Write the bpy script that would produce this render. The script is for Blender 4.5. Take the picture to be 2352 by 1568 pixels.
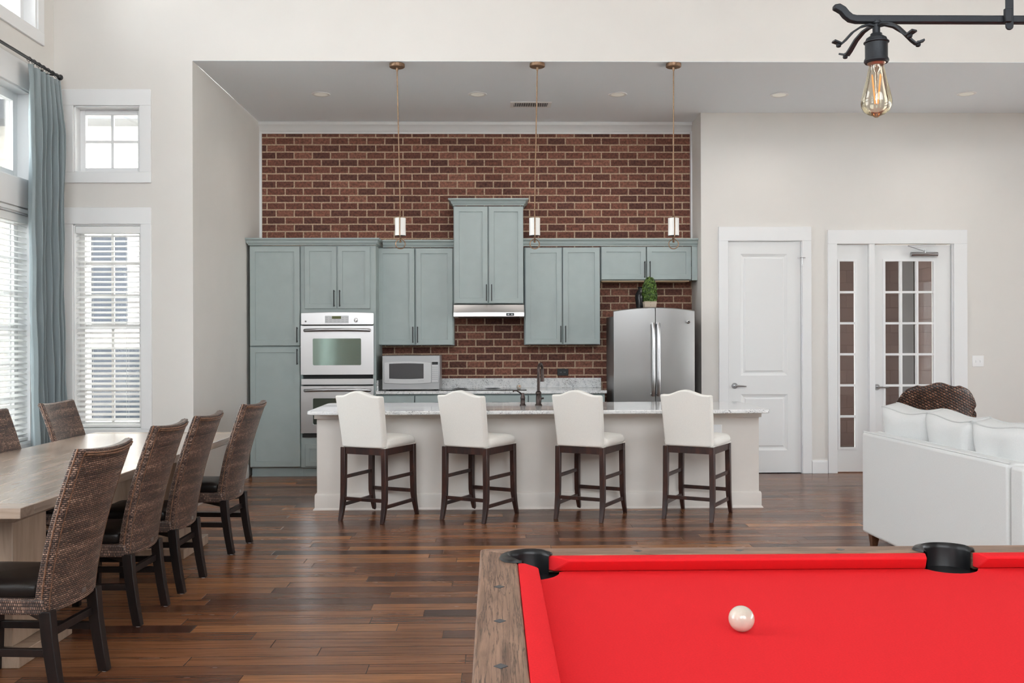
import bpy, math, random
from mathutils import Vector, Matrix, Quaternion
random.seed(7)
PI = math.pi
W, H, F = 2352.0, 1568.0, 2240.0
scn = bpy.context.scene
for o in list(bpy.data.objects): bpy.data.objects.remove(o)

# ------------------------------------------------------------------ camera
CAMZ = 1.45
YAW, ROLL = math.radians(-1.05), 0.003
HORIZON = 780.0
cd = bpy.data.cameras.new('camera'); cam = bpy.data.objects.new('camera', cd)
scn.collection.objects.link(cam); scn.camera = cam
cd.sensor_width = 36.0; cd.lens = F / W * 36.0
cd.shift_y = -(H / 2 - HORIZON) / W
cd.clip_start = 0.05; cd.clip_end = 200
CROT = Matrix.Rotation(YAW, 3, 'Z') @ Matrix.Rotation(PI / 2, 3, 'X') @ Matrix.Rotation(-ROLL, 3, 'Z')
cam.matrix_world = Matrix.Translation((0, 0, CAMZ)) @ CROT.to_4x4()

# ------------------------------------------------------------------ world and exposure
w = bpy.data.worlds.new('overcast_sky'); scn.world = w; w.use_nodes = True
nt = w.node_tree; nt.nodes.clear()
wo = nt.nodes.new('ShaderNodeOutputWorld'); bg = nt.nodes.new('ShaderNodeBackground')
tc = nt.nodes.new('ShaderNodeTexCoord'); sx = nt.nodes.new('ShaderNodeSeparateXYZ')
cr = nt.nodes.new('ShaderNodeValToRGB')
nt.links.new(tc.outputs['Generated'], sx.inputs[0])
ma = nt.nodes.new('ShaderNodeMath'); ma.operation = 'MULTIPLY_ADD'; ma.inputs[1].default_value = 0.5; ma.inputs[2].default_value = 0.5
nt.links.new(sx.outputs[2], ma.inputs[0]); nt.links.new(ma.outputs[0], cr.inputs[0])
e = cr.color_ramp.elements
e[0].position = 0.46; e[0].color = (0.60, 0.60, 0.59, 1)
e[1].position = 0.52; e[1].color = (0.93, 0.965, 1.0, 1)
nt.links.new(cr.outputs[0], bg.inputs[0]); bg.inputs[1].default_value = 7.0
nt.links.new(bg.outputs[0], wo.inputs[0])
vs = scn.view_settings
scn.display_settings.display_device = 'sRGB'
vs.view_transform = 'Standard'; vs.look = 'None'; vs.gamma = 1.0; vs.use_curve_mapping = False
vs.exposure = 0.56
cy = scn.cycles
cy.max_bounces = 14; cy.diffuse_bounces = 7; cy.glossy_bounces = 4; cy.transparent_max_bounces = 24
cy.caustics_reflective = False; cy.caustics_refractive = False; cy.sample_clamp_indirect = 6.0
cy.use_denoising = True
try: cy.denoiser = 'OPENIMAGEDENOISE'
except Exception: pass

sd_ = bpy.data.lights.new('bounce_sun', 'SUN'); sd_.energy = 26.0; sd_.angle = math.radians(2.0); sd_.color = (1.0, 0.98, 0.95)  # added so the ground outside bounces light up to the ceiling
so_ = bpy.data.objects.new('bounce_sun', sd_); scn.collection.objects.link(so_)
so_.rotation_euler = Vector((-0.25, -0.06, -1.0)).to_track_quat('-Z', 'Y').to_euler()
CAN_W = 10.0
def portal(name, loc, direction, sx_, sz_):
    ld = bpy.data.lights.new(name, 'AREA'); ld.shape = 'RECTANGLE'; ld.size = sx_; ld.size_y = sz_
    ld.cycles.is_portal = True; ld.energy = 1
    o = bpy.data.objects.new(name, ld); scn.collection.objects.link(o); o.location = loc
    d = Vector(direction)
    o.rotation_euler = d.to_track_quat('-Z', 'Z').to_euler()
    return o

# ------------------------------------------------------------------ pixel helpers (photo frame 2352x1568)
def ray(px, py):
    v = Vector((px - W / 2, -(py - HORIZON), -F))
    return CROT @ v
def onY(px, py, Y):
    d = ray(px, py); t = Y / d.y; return Vector((d.x * t, Y, CAMZ + d.z * t))
def onZ(px, py, z):
    d = ray(px, py); t = (z - CAMZ) / d.z; return Vector((d.x * t, d.y * t, z))
def onX(px, py, X):
    d = ray(px, py); t = X / d.x; return Vector((X, d.y * t, CAMZ + d.z * t))
def ax(px, Y, py=780): return onY(px, py, Y).x
def az(py, Y, px=1176): return onY(px, py, Y).z

# ------------------------------------------------------------------ mesh builder
class MB:
    def __init__(s): s.v = []; s.f = []
    def add(s, vs_, fs):
        b = len(s.v); s.v += [Vector(p) for p in vs_]; s.f += [tuple(i + b for i in f) for f in fs]; return s
    def join(s, o): return s.add(o.v, o.f)
    def box(s, a, b):
        x0, x1 = sorted((a[0], b[0])); y0, y1 = sorted((a[1], b[1])); z0, z1 = sorted((a[2], b[2]))
        return s.add([(x0,y0,z0),(x1,y0,z0),(x1,y1,z0),(x0,y1,z0),(x0,y0,z1),(x1,y0,z1),(x1,y1,z1),(x0,y1,z1)],
                     [(0,3,2,1),(4,5,6,7),(0,1,5,4),(1,2,6,5),(2,3,7,6),(3,0,4,7)])
    def bar(s, p, q, wx, wy, up=(0,0,1), w2=None):
        """rectangular bar from p to q (section wx by wy), optional end section w2"""
        p, q = Vector(p), Vector(q); d = (q - p).normalized(); u = Vector(up)
        if abs(d.dot(u)) > 0.98: u = Vector((0, 1, 0))
        a = d.cross(u).normalized(); b = a.cross(d).normalized()
        w2 = w2 or (wx, wy); vv = []
        for P, (sx1, sy1) in ((p, (wx, wy)), (q, w2)):
            for i, j in ((-1,-1),(1,-1),(1,1),(-1,1)): vv.append(P + a * i * sx1 / 2 + b * j * sy1 / 2)
        return s.add(vv, [(0,3,2,1),(4,5,6,7),(0,1,5,4),(1,2,6,5),(2,3,7,6),(3,0,4,7)])
    def tube(s, pts, r, n=10, closed=False, flat=1.0):
        pts = [Vector(p) for p in pts]; m = len(pts); rs = r if isinstance(r, (list, tuple)) else [r] * m
        t0 = (pts[1] - pts[0]).normalized(); ref = Vector((0,0,1)) if abs(t0.z) < 0.9 else Vector((1,0,0))
        a = t0.cross(ref).normalized(); vv = []
        for i in range(m):
            if closed: t = (pts[(i+1) % m] - pts[i-1]).normalized()
            else: t = (pts[min(i+1, m-1)] - pts[max(i-1, 0)]).normalized()
            a = (a - t * a.dot(t)).normalized(); b = t.cross(a)
            for k in range(n):
                an = 2 * PI * k / n; vv.append(pts[i] + (a * math.cos(an) + b * math.sin(an) * flat) * rs[i])
        ff = []
        for i in range(m if closed else m - 1):
            j = (i + 1) % m
            for k in range(n): ff.append((i*n+k, i*n+(k+1) % n, j*n+(k+1) % n, j*n+k))
        if not closed: ff.append(tuple(range(n))[::-1]); ff.append(tuple((m-1)*n+k for k in range(n)))
        return s.add(vv, ff)
    def lathe(s, prof, c=(0,0,0), n=24, axis='z', a0=0.0, a1=2*PI):
        full = abs(a1 - a0 - 2*PI) < 1e-6; cnt = n if full else n + 1; vv = []
        for r, h in prof:
            for k in range(cnt):
                an = a0 + (a1 - a0) * k / n; x, y = r * math.cos(an), r * math.sin(an)
                p = (x, y, h) if axis == 'z' else ((x, h, y) if axis == 'y' else (h, x, y))
                vv.append((p[0]+c[0], p[1]+c[1], p[2]+c[2]))
        ff = []
        for i in range(len(prof) - 1):
            for k in range(n):
                k2 = (k + 1) % cnt; ff.append((i*cnt+k, i*cnt+k2, (i+1)*cnt+k2, (i+1)*cnt+k))
        if full:
            if prof[0][0] > 1e-6: ff.append(tuple(range(cnt))[::-1])
            if prof[-1][0] > 1e-6: ff.append(tuple((len(prof)-1)*cnt+k for k in range(cnt)))
        return s.add(vv, ff)
    def prism(s, poly, lo, hi, axis='z'):
        n = len(poly)
        def P(a, b, h): return (a, b, h) if axis == 'z' else ((a, h, b) if axis == 'y' else (h, a, b))
        vv = [P(a, b, lo) for a, b in poly] + [P(a, b, hi) for a, b in poly]
        ff = [tuple(range(n))[::-1], tuple(range(n, 2*n))] + [(i, (i+1) % n, n+(i+1) % n, n+i) for i in range(n)]
        return s.add(vv, ff)
    def grid(s, fn, nu, nv, closed_u=False):
        vv = []; cu = nu if closed_u else nu + 1
        for j in range(nv + 1):
            for i in range(cu): vv.append(fn(i / nu, j / nv))
        ff = [(j*cu+i, j*cu+(i+1) % cu, (j+1)*cu+(i+1) % cu, (j+1)*cu+i) for j in range(nv) for i in range(nu)]
        return s.add(vv, ff)
    def nested(s, x0, x1, z0, z1, levels):
        """front-facing (-Y) rectangle in steps: levels [(inset, y)]"""
        vv = []
        for ins, y in levels:
            vv += [(x0+ins, y, z0+ins), (x1-ins, y, z0+ins), (x1-ins, y, z1-ins), (x0+ins, y, z1-ins)]
        ff = []
        for l in range(len(levels) - 1):
            for k in range(4): ff.append((l*4+k, (l+1)*4+k, (l+1)*4+(k+1) % 4, l*4+(k+1) % 4)[::-1])
        L = (len(levels)-1)*4; ff.append((L, L+1, L+2, L+3))
        return s.add(vv, ff)
    def ring(s, x0, x1, z0, z1, wd, y0, y1, wb=None, wt=None):
        wb = wd if wb is None else wb; wt = wd if wt is None else wt
        s.box((x0, y0, z0), (x0+wd, y1, z1)); s.box((x1-wd, y0, z0), (x1, y1, z1))
        s.box((x0+wd, y0, z1-wt), (x1-wd, y1, z1)); s.box((x0+wd, y0, z0), (x1-wd, y1, z0+wb)); return s
    def sweep(s, path, prof, side=1, closed=False):
        """moulding: profile [(out, z)] swept along a 2-D path, out to the right-hand side*side"""
        n = len(path); vv = []; m = len(prof); P = [Vector(p) for p in path]
        for i in range(n):
            d1 = (P[i] - P[i-1]).normalized() if (i > 0 or closed) else (P[1] - P[0]).normalized()
            d2 = (P[(i+1) % n] - P[i]).normalized() if (i < n-1 or closed) else d1
            n1 = Vector((d1.y, -d1.x)) * side; n2 = Vector((d2.y, -d2.x)) * side
            mt = (n1 + n2) / max(1e-6, 1 + n1.dot(n2))
            for o_, z in prof: q = P[i] + mt * o_; vv.append((q.x, q.y, z))
        ff = []
        for i in range(n if closed else n - 1):
            j = (i+1) % n
            for k in range(m): ff.append((i*m+k, i*m+(k+1) % m, j*m+(k+1) % m, j*m+k))
        if not closed: ff.append(tuple(range(m))); ff.append(tuple((n-1)*m+k for k in range(m))[::-1])
        return s.add(vv, ff)
    def map(s, f): s.v = [Vector(f(p)) for p in s.v]; return s
    def build(s, name, mat, parent=None, bevel=0.0, seg=2, smooth=False, sub=0, angle=35, solid=0.0, recalc=True):
        off = Vector((0, 0, 0)); p = parent
        while p is not None: off += Vector(p.location); p = p.parent
        me = bpy.data.meshes.new(name); me.from_pydata([tuple(v - off) for v in s.v], [], s.f)
        if recalc:
            import bmesh
            bm = bmesh.new(); bm.from_mesh(me); bmesh.ops.recalc_face_normals(bm, faces=bm.faces); bm.to_mesh(me); bm.free()
        uv = me.uv_layers.new(name='UVMap'); dat = uv.data; vsx = me.vertices
        for po in me.polygons:
            nn = po.normal; a = (abs(nn.x), abs(nn.y), abs(nn.z)); k = a.index(max(a))
            for li in po.loop_indices:
                c = vsx[me.loops[li].vertex_index].co
                dat[li].uv = (c.y, c.z) if k == 0 else ((c.x, c.z) if k == 1 else (c.x, c.y))
        if smooth or bevel:
            me.polygons.foreach_set('use_smooth', [True] * len(me.polygons))
        o = bpy.data.objects.new(name, me); scn.collection.objects.link(o)
        if mat: me.materials.append(mat)
        if parent: o.parent = parent
        if solid:
            md = o.modifiers.new('solid', 'SOLIDIFY'); md.thickness = solid; md.offset = 0
        if bevel:
            md = o.modifiers.new('bevel', 'BEVEL'); md.width = bevel; md.segments = seg; md.limit_method = 'ANGLE'; md.angle_limit = math.radians(30)
            md.harden_normals = False
        if sub:
            md = o.modifiers.new('sub', 'SUBSURF'); md.levels = sub; md.render_levels = sub
        if (smooth or bevel) and not sub:
            try:
                me.set_sharp_from_angle(angle=math.radians(angle))
            except Exception: pass
        return o

def thing(name, label, cat, loc=(0,0,0), group=None):
    o = bpy.data.objects.new(name, None); scn.collection.objects.link(o); o.location = loc
    o.empty_display_size = 0.1; o['label'] = label; o['category'] = cat
    if group: o['group'] = group
    return o
def tag(o, label, cat, group=None):
    o['label'] = label; o['category'] = cat
    if group: o['group'] = group
    return o
def struct(o, label=None):
    o['kind'] = 'structure'
    if label: o['label'] = label
    return o
def sgroup(name, label=None, loc=(0,0,0)):
    o = bpy.data.objects.new(name, None); scn.collection.objects.link(o); o.location = loc; o['kind'] = 'structure'
    if label: o['label'] = label
    return o
def dup(root, loc, rz, label=None):
    def cp(o, par):
        c = o.copy(); scn.collection.objects.link(c)
        if par: c.parent = par
        for ch in [x for x in list(kids.get(o.name, []))]: cp(ch, c)
        return c
    kids = {}
    for o in scn.objects:
        if o.parent: kids.setdefault(o.parent.name, []).append(o)
    r = cp(root, None); r.location = loc; r.rotation_euler = (0, 0, rz)
    if label: r['label'] = label
    return r

# ------------------------------------------------------------------ materials
def newmat(name):
    m = bpy.data.materials.new(name); m.use_nodes = True; n = m.node_tree
    for x in list(n.nodes):
        if x.type != 'OUTPUT_MATERIAL': n.nodes.remove(x)
    out = [x for x in n.nodes if x.type == 'OUTPUT_MATERIAL'][0]
    b = n.nodes.new('ShaderNodeBsdfPrincipled'); n.links.new(b.outputs[0], out.inputs[0])
    return m, n, b
def setp(b, col=None, rough=None, metal=None, coat=None, coatr=None, spec=None, sheen=None, trans=None):
    if col is not None: b.inputs['Base Color'].default_value = (*col, 1)
    if rough is not None: b.inputs['Roughness'].default_value = rough
    if metal is not None: b.inputs['Metallic'].default_value = metal
    if coat is not None: b.inputs['Coat Weight'].default_value = coat
    if coatr is not None: b.inputs['Coat Roughness'].default_value = coatr
    if spec is not None: b.inputs['Specular IOR Level'].default_value = spec
    if sheen is not None: b.inputs['Sheen Weight'].default_value = sheen
    if trans is not None: b.inputs['Transmission Weight'].default_value = trans
def N(n, t, **kw):
    x = n.nodes.new(t)
    for k, v in kw.items():
        if k in ('operation', 'blend_type', 'data_type', 'feature', 'noise_dimensions', 'offset', 'offset_frequency', 'wave_type', 'bands_direction', 'voronoi_dimensions', 'distance'): setattr(x, k, v)
        else: x.inputs[k].default_value = v
    return x
def uvn(n, scale=(1,1,1), rot=(0,0,0), kind='UV'):
    t = n.nodes.new('ShaderNodeTexCoord'); mp = n.nodes.new('ShaderNodeMapping')
    mp.inputs['Scale'].default_value = scale; mp.inputs['Rotation'].default_value = rot
    n.links.new(t.outputs[kind], mp.inputs[0]); return mp
def ramp(n, src, stops):
    r = n.nodes.new('ShaderNodeValToRGB'); el = r.color_ramp.elements
    el[0].position, el[0].color = stops[0][0], (*stops[0][1], 1)
    el[1].position, el[1].color = stops[-1][0], (*stops[-1][1], 1)
    for p, c in stops[1:-1]:
        q = el.new(p); q.color = (*c, 1)
    n.links.new(src, r.inputs[0]); return r
def bump(n, b, src, strength=0.3, dist=0.01, prev=None):
    x = n.nodes.new('ShaderNodeBump'); x.inputs['Strength'].default_value = strength; x.inputs['Distance'].default_value = dist
    n.links.new(src, x.inputs['Height'])
    if prev is not None: n.links.new(prev.outputs[0], x.inputs['Normal'])
    n.links.new(x.outputs[0], b.inputs['Normal']); return x
def plain(name, col, rough=0.5, metal=0.0, var=0.0, nscale=30, bmp=0.0, bscale=200, **kw):
    m, n, b = newmat(name); setp(b, col, rough, metal, **kw)
    if var:
        t = N(n, 'ShaderNodeTexNoise', Scale=nscale, Detail=3.0); n.links.new(uvn(n, kind='Object').outputs[0], t.inputs['Vector'])
        lo = tuple(c * (1 - var) for c in col); hi = tuple(min(1, c * (1 + var)) for c in col)
        r = ramp(n, t.outputs[0], [(0.3, lo), (0.7, hi)]); n.links.new(r.outputs[0], b.inputs['Base Color'])
    if bmp:
        t = N(n, 'ShaderNodeTexNoise', Scale=bscale, Detail=2.0); n.links.new(uvn(n, kind='Object').outputs[0], t.inputs['Vector'])
        bump(n, b, t.outputs[0], bmp, 0.002)
    return m

M = {}
M['wall'] = plain('wall_paint', (0.70, 0.678, 0.648), 0.75, var=0.012, nscale=3, bmp=0.05, bscale=300)
M['ceil'] = plain('ceiling_paint', (0.88, 0.925, 0.97), 0.8, bmp=0.04, bscale=250)
M['greatceil'] = plain('ceiling_white', (0.90, 0.90, 0.90), 0.8)
M['trim'] = plain('trim_paint', (0.79, 0.795, 0.80), 0.38)
M['door'] = plain('door_paint', (0.76, 0.765, 0.765), 0.42)
M['island'] = plain('island_paint', (0.71, 0.665, 0.62), 0.55, var=0.03, nscale=4)
M['cab'] = plain('cabinet_paint', (0.33, 0.385, 0.378), 0.42, var=0.03, nscale=9, bmp=0.03, bscale=120)
M['cabwood'] = plain('cabinet_plywood', (0.5, 0.36, 0.22), 0.6)
M['black'] = plain('black_metal', (0.013, 0.013, 0.014), 0.5, 0.1, bmp=0.05, bscale=90)
M['iron'] = plain('wrought_iron', (0.022, 0.024, 0.028), 0.55, 0.5, bmp=0.35, bscale=120)
M['blackplastic'] = plain('black_plastic', (0.007, 0.007, 0.008), 0.36, spec=0.35)
M['darkgap'] = plain('dark_gap', (0.02, 0.02, 0.02), 0.8)
M['bronze'] = plain('aged_bronze', (0.30, 0.19, 0.12), 0.40, 0.75, var=0.2, nscale=60)
M['oilbronze'] = plain('oil_rubbed_bronze', (0.055, 0.04, 0.036), 0.30, 0.85)
M['chrome'] = plain('chrome', (0.72, 0.72, 0.73), 0.16, 1.0)
M['fridgehandle'] = plain('satin_steel_handle', (0.62, 0.62, 0.63), 0.28, 1.0)
M['nickel'] = plain('satin_nickel', (0.42, 0.42, 0.43), 0.3, 1.0)
M['leather'] = plain('black_leather', (0.010, 0.0075, 0.0065), 0.36, bmp=0.25, bscale=350, spec=0.35)
M['milkglass'] = plain('opal_glass', (0.86, 0.85, 0.82), 0.25)
M['vaseblack'] = plain('black_ceramic', (0.012, 0.012, 0.014), 0.24)
M['switchw'] = plain('white_plastic', (0.84, 0.84, 0.84), 0.35)
M['recessed'] = plain('glowing_reflector_cream', (0.93, 0.92, 0.84), 0.45)
_b = M['recessed'].node_tree.nodes['Principled BSDF']; _b.inputs['Emission Color'].default_value = (1, 0.97, 0.86, 1); _b.inputs['Emission Strength'].default_value = 0.10  # faint glow stands in for light caught inside the recess
M['leglow'] = plain('sofa_leg_wood', (0.11, 0.045, 0.022), 0.4, var=0.3, nscale=25)
M['blind'] = plain('blind_slat_white', (0.86, 0.86, 0.85), 0.45)
M['display'] = plain('green_display', (0.10, 0.11, 0.035), 0.2)
M['buttons'] = plain('button_grey', (0.36, 0.37, 0.38), 0.5)
M['ball'] = plain('ivory_ball', (0.56, 0.50, 0.42), 0.16, var=0.05, nscale=40, coat=0.5, coatr=0.08)
M['bounce_ground'] = plain('pale_bounce_surface', (0.62, 0.61, 0.58), 0.9, var=0.06, nscale=3)  # ground made pale to bounce daylight up through the windows
M['grille_dark'] = plain('duct_dark', (0.03, 0.03, 0.03), 0.8)

def fabric(name, col, sc=600, strength=0.25, var=0.05, rough=0.9, sheen=0.1, spec=0.2):
    m, n, b = newmat(name); setp(b, col, rough, sheen=sheen, spec=spec)
    mp = uvn(n, (1, 1, 1), kind='Object')
    w1 = N(n, 'ShaderNodeTexNoise', Scale=1.0, Detail=2.0); mp2 = uvn(n, (sc*0.15, sc*0.15, sc), kind='Object'); n.links.new(mp2.outputs[0], w1.inputs['Vector'])
    w2 = N(n, 'ShaderNodeTexNoise', Scale=1.0, Detail=2.0); mp3 = uvn(n, (sc, sc, sc*0.15), kind='Object'); n.links.new(mp3.outputs[0], w2.inputs['Vector'])
    mx = N(n, 'ShaderNodeMath', operation='ADD'); n.links.new(w1.outputs[0], mx.inputs[0]); n.links.new(w2.outputs[0], mx.inputs[1])
    r = ramp(n, mx.outputs[0], [(0.0, tuple(c*(1-2*var) for c in col)), (1.0, tuple(min(1, c*(1+var)) for c in col))])
    mm = N(n, 'ShaderNodeMath', operation='MULTIPLY'); mm.inputs[1].default_value = 0.5; n.links.new(mx.outputs[0], mm.inputs[0])
    r2 = ramp(n, mm.outputs[0], [(0.3, tuple(c*(1-var*1.3) for c in col)), (0.7, tuple(min(1, c*(1+var)) for c in col))])
    n.nodes.remove(r)
    n.links.new(r2.outputs[0], b.inputs['Base Color']); bump(n, b, mm.outputs[0], strength, 0.002); return m
M['linen'] = fabric('cream_linen', (0.78, 0.755, 0.71))
M['sofa'] = fabric('light_grey_linen', (0.62, 0.625, 0.62), var=0.05)
M['curtain'] = fabric('blue_grey_curtain', (0.25, 0.295, 0.31), sc=900, strength=0.12, var=0.05)
M['felt'] = fabric('red_felt', (0.70, 0.022, 0.028), sc=1500, strength=0.15, var=0.08, rough=1.0, sheen=0.0, spec=0.08)

# brick
def mk_brick():
    m, n, b = newmat('red_brick'); setp(b, rough=0.85, spec=0.3)
    mp = uvn(n, (1, 1, 1)); 
    nz = N(n, 'ShaderNodeTexNoise', Scale=9.0, Detail=2.0); n.links.new(mp.outputs[0], nz.inputs['Vector'])
    ad = N(n, 'ShaderNodeVectorMath', operation='MULTIPLY_ADD'); ad.inputs[1].default_value = (0.006, 0.005, 0); n.links.new(nz.outputs['Color'], ad.inputs[0]); n.links.new(mp.outputs[0], ad.inputs[2])
    bt = N(n, 'ShaderNodeTexBrick', Scale=1.0); bt.offset = 0.5
    bt.inputs['Brick Width'].default_value = 0.203; bt.inputs['Row Height'].default_value = 0.0810; bt.inputs['Mortar Size'].default_value = 0.0075; bt.inputs['Mortar Smooth'].default_value = 0.15; bt.inputs['Bias'].default_value = -0.1
    bt.inputs['Color1'].default_value = (0.0, 0.0, 0.0, 1); bt.inputs['Color2'].default_value = (1, 1, 1, 1); bt.inputs['Mortar'].default_value = (0.5, 0.5, 0.5, 1)
    n.links.new(ad.outputs[0], bt.inputs['Vector'])
    base = ramp(n, bt.outputs['Color'], [(0.0, (0.122, 0.052, 0.040)), (0.3, (0.155, 0.061, 0.044)), (0.65, (0.20, 0.083, 0.058)), (1.0, (0.27, 0.122, 0.085))])
    n2 = N(n, 'ShaderNodeTexNoise', Scale=38.0, Detail=5.0, Roughness=0.7); n.links.new(mp.outputs[0], n2.inputs['Vector'])
    mot = ramp(n, n2.outputs[0], [(0.30, (0.30, 0.28, 0.28)), (0.5, (0.95, 0.95, 0.95)), (0.66, (1.6, 1.5, 1.4))])
    mul = N(n, 'ShaderNodeMix', data_type='RGBA', blend_type='MULTIPLY'); mul.inputs[0].default_value = 0.85
    n.links.new(base.outputs[0], mul.inputs[6]); n.links.new(mot.outputs[0], mul.inputs[7])
    n3 = N(n, 'ShaderNodeTexNoise', Scale=60.0, Detail=3.0); n.links.new(mp.outputs[0], n3.inputs['Vector'])
    mort = ramp(n, n3.outputs[0], [(0.3, (0.36, 0.25, 0.165)), (0.7, (0.58, 0.44, 0.32))])
    mx = N(n, 'ShaderNodeMix', data_type='RGBA'); n.links.new(bt.outputs['Fac'], mx.inputs[0]); n.links.new(mul.outputs[2], mx.inputs[6]); n.links.new(mort.outputs[0], mx.inputs[7])
    n.links.new(mx.outputs[2], b.inputs['Base Color'])
    inv = N(n, 'ShaderNodeMath', operation='SUBTRACT'); inv.inputs[0].default_value = 1.0; n.links.new(bt.outputs['Fac'], inv.inputs[1])
    b1 = bump(n, b, inv.outputs[0], 0.5, 0.006); b2 = bump(n, b, n2.outputs[0], 0.5, 0.004, prev=b1)
    return m
M['brick'] = mk_brick()

# hardwood floor: random-length planks along X
def mk_floor():
    m, n, b = newmat('hardwood_floor'); L = n.links
    tcn = n.nodes.new('ShaderNodeTexCoord'); sp = n.nodes.new('ShaderNodeSeparateXYZ'); L.new(tcn.outputs['Object'], sp.inputs[0])
    def mth(op, a, bb=None, c=None):
        x = n.nodes.new('ShaderNodeMath'); x.operation = op
        for i, v in enumerate((a, bb, c)):
            if v is None: continue
            if isinstance(v, (int, float)): x.inputs[i].default_value = v
            else: L.new(v, x.inputs[i])
        return x.outputs[0]
    PW = 0.125
    yv = mth('DIVIDE', sp.outputs[1], PW); row = mth('FLOOR', yv); fy = mth('FRACT', yv)
    wn = n.nodes.new('ShaderNodeTexWhiteNoise'); wn.noise_dimensions = '1D'; L.new(row, wn.inputs['W'])
    ln = mth('MULTIPLY_ADD', wn.outputs[0], 0.75, 0.85)
    offs = mth('MULTIPLY', wn.outputs[0], 37.31)
    xv = mth('DIVIDE', mth('ADD', sp.outputs[0], offs), ln); col = mth('FLOOR', xv); fx = mth('FRACT', xv)
    cmb = n.nodes.new('ShaderNodeCombineXYZ'); L.new(row, cmb.inputs[0]); L.new(col, cmb.inputs[1])
    w2 = n.nodes.new('ShaderNodeTexWhiteNoise'); w2.noise_dimensions = '3D'; L.new(cmb.outputs[0], w2.inputs['Vector'])
    base = ramp(n, w2.outputs[0], [(0.0, (0.058, 0.024, 0.016)), (0.12, (0.10, 0.040, 0.022)), (0.45, (0.185, 0.076, 0.036)), (0.85, (0.245, 0.104, 0.048)), (1.0, (0.34, 0.15, 0.06))])
    # grain, shifted per plank
    sh = n.nodes.new('ShaderNodeVectorMath'); sh.operation = 'MULTIPLY_ADD'; sh.inputs[1].default_value = (13, 7, 3); L.new(w2.outputs['Color'], sh.inputs[0]); L.new(tcn.outputs['Object'], sh.inputs[2])
    mp = n.nodes.new('ShaderNodeMapping'); mp.inputs['Scale'].default_value = (2.2, 38, 1); L.new(sh.outputs[0], mp.inputs[0])
    g = N(n, 'ShaderNodeTexNoise', Scale=1.0, Detail=6.0, Roughness=0.65, Distortion=0.6); L.new(mp.outputs[0], g.inputs['Vector'])
    gr = ramp(n, g.outputs[0], [(0.30, (0.50, 0.47, 0.45)), (0.5, (0.98, 0.98, 0.98)), (0.72, (1.35, 1.32, 1.25))])
    mul = N(n, 'ShaderNodeMix', data_type='RGBA', blend_type='MULTIPLY'); mul.inputs[0].default_value = 0.9; L.new(base.outputs[0], mul.inputs[6]); L.new(gr.outputs[0], mul.inputs[7])
    # dark mineral streaks
    mp2 = n.nodes.new('ShaderNodeMapping'); mp2.inputs['Scale'].default_value = (1.6, 7, 1); L.new(sh.outputs[0], mp2.inputs[0])
    g2 = N(n, 'ShaderNodeTexNoise', Scale=1.0, Detail=4.0, Roughness=0.6); L.new(mp2.outputs[0], g2.inputs['Vector'])
    st = ramp(n, g2.outputs[0], [(0.62, (1, 1, 1)), (0.74, (0.42, 0.40, 0.42))])
    mul2 = N(n, 'ShaderNodeMix', data_type='RGBA', blend_type='MULTIPLY'); mul2.inputs[0].default_value = 1.0; L.new(mul.outputs[2], mul2.inputs[6]); L.new(st.outputs[0], mul2.inputs[7])
    # groove
    ey = mth('MULTIPLY', mth('MINIMUM', fy, mth('SUBTRACT', 1.0, fy)), PW)
    ex = mth('MULTIPLY', mth('MINIMUM', fx, mth('SUBTRACT', 1.0, fx)), ln)
    ed = mth('MINIMUM', ey, ex)
    gro = n.nodes.new('ShaderNodeMapRange'); gro.inputs['From Min'].default_value = 0.0; gro.inputs['From Max'].default_value = 0.004; L.new(ed, gro.inputs[0])
    gc = n.nodes.new('ShaderNodeMapRange'); gc.inputs['From Min'].default_value = 0.0005; gc.inputs['From Max'].default_value = 0.0022; L.new(ed, gc.inputs[0])
    mx = N(n, 'ShaderNodeMix', data_type='RGBA'); L.new(gc.outputs[0], mx.inputs[0]); mx.inputs[6].default_value = (0.03, 0.016, 0.011, 1); L.new(mul2.outputs[2], mx.inputs[7])
    L.new(mx.outputs[2], b.inputs['Base Color'])
    rr = n.nodes.new('ShaderNodeMapRange'); rr.inputs['To Min'].default_value = 0.18; rr.inputs['To Max'].default_value = 0.32; L.new(g2.outputs[0], rr.inputs[0])
    L.new(rr.outputs[0], b.inputs['Roughness']); setp(b, spec=0.24)
    b1 = bump(n, b, gro.outputs[0], 0.55, 0.003)
    mp3 = n.nodes.new('ShaderNodeMapping'); mp3.inputs['Scale'].default_value = (6, 22, 1); L.new(sh.outputs[0], mp3.inputs[0])
    g3 = N(n, 'ShaderNodeTexNoise', Scale=1.0, Detail=3.0); L.new(mp3.outputs[0], g3.inputs['Vector'])
    b2 = bump(n, b, g3.outputs[0], 0.22, 0.004, prev=b1); bump(n, b, g.outputs[0], 0.10, 0.002, prev=b2)
    return m
M['floor'] = mk_floor()

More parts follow.
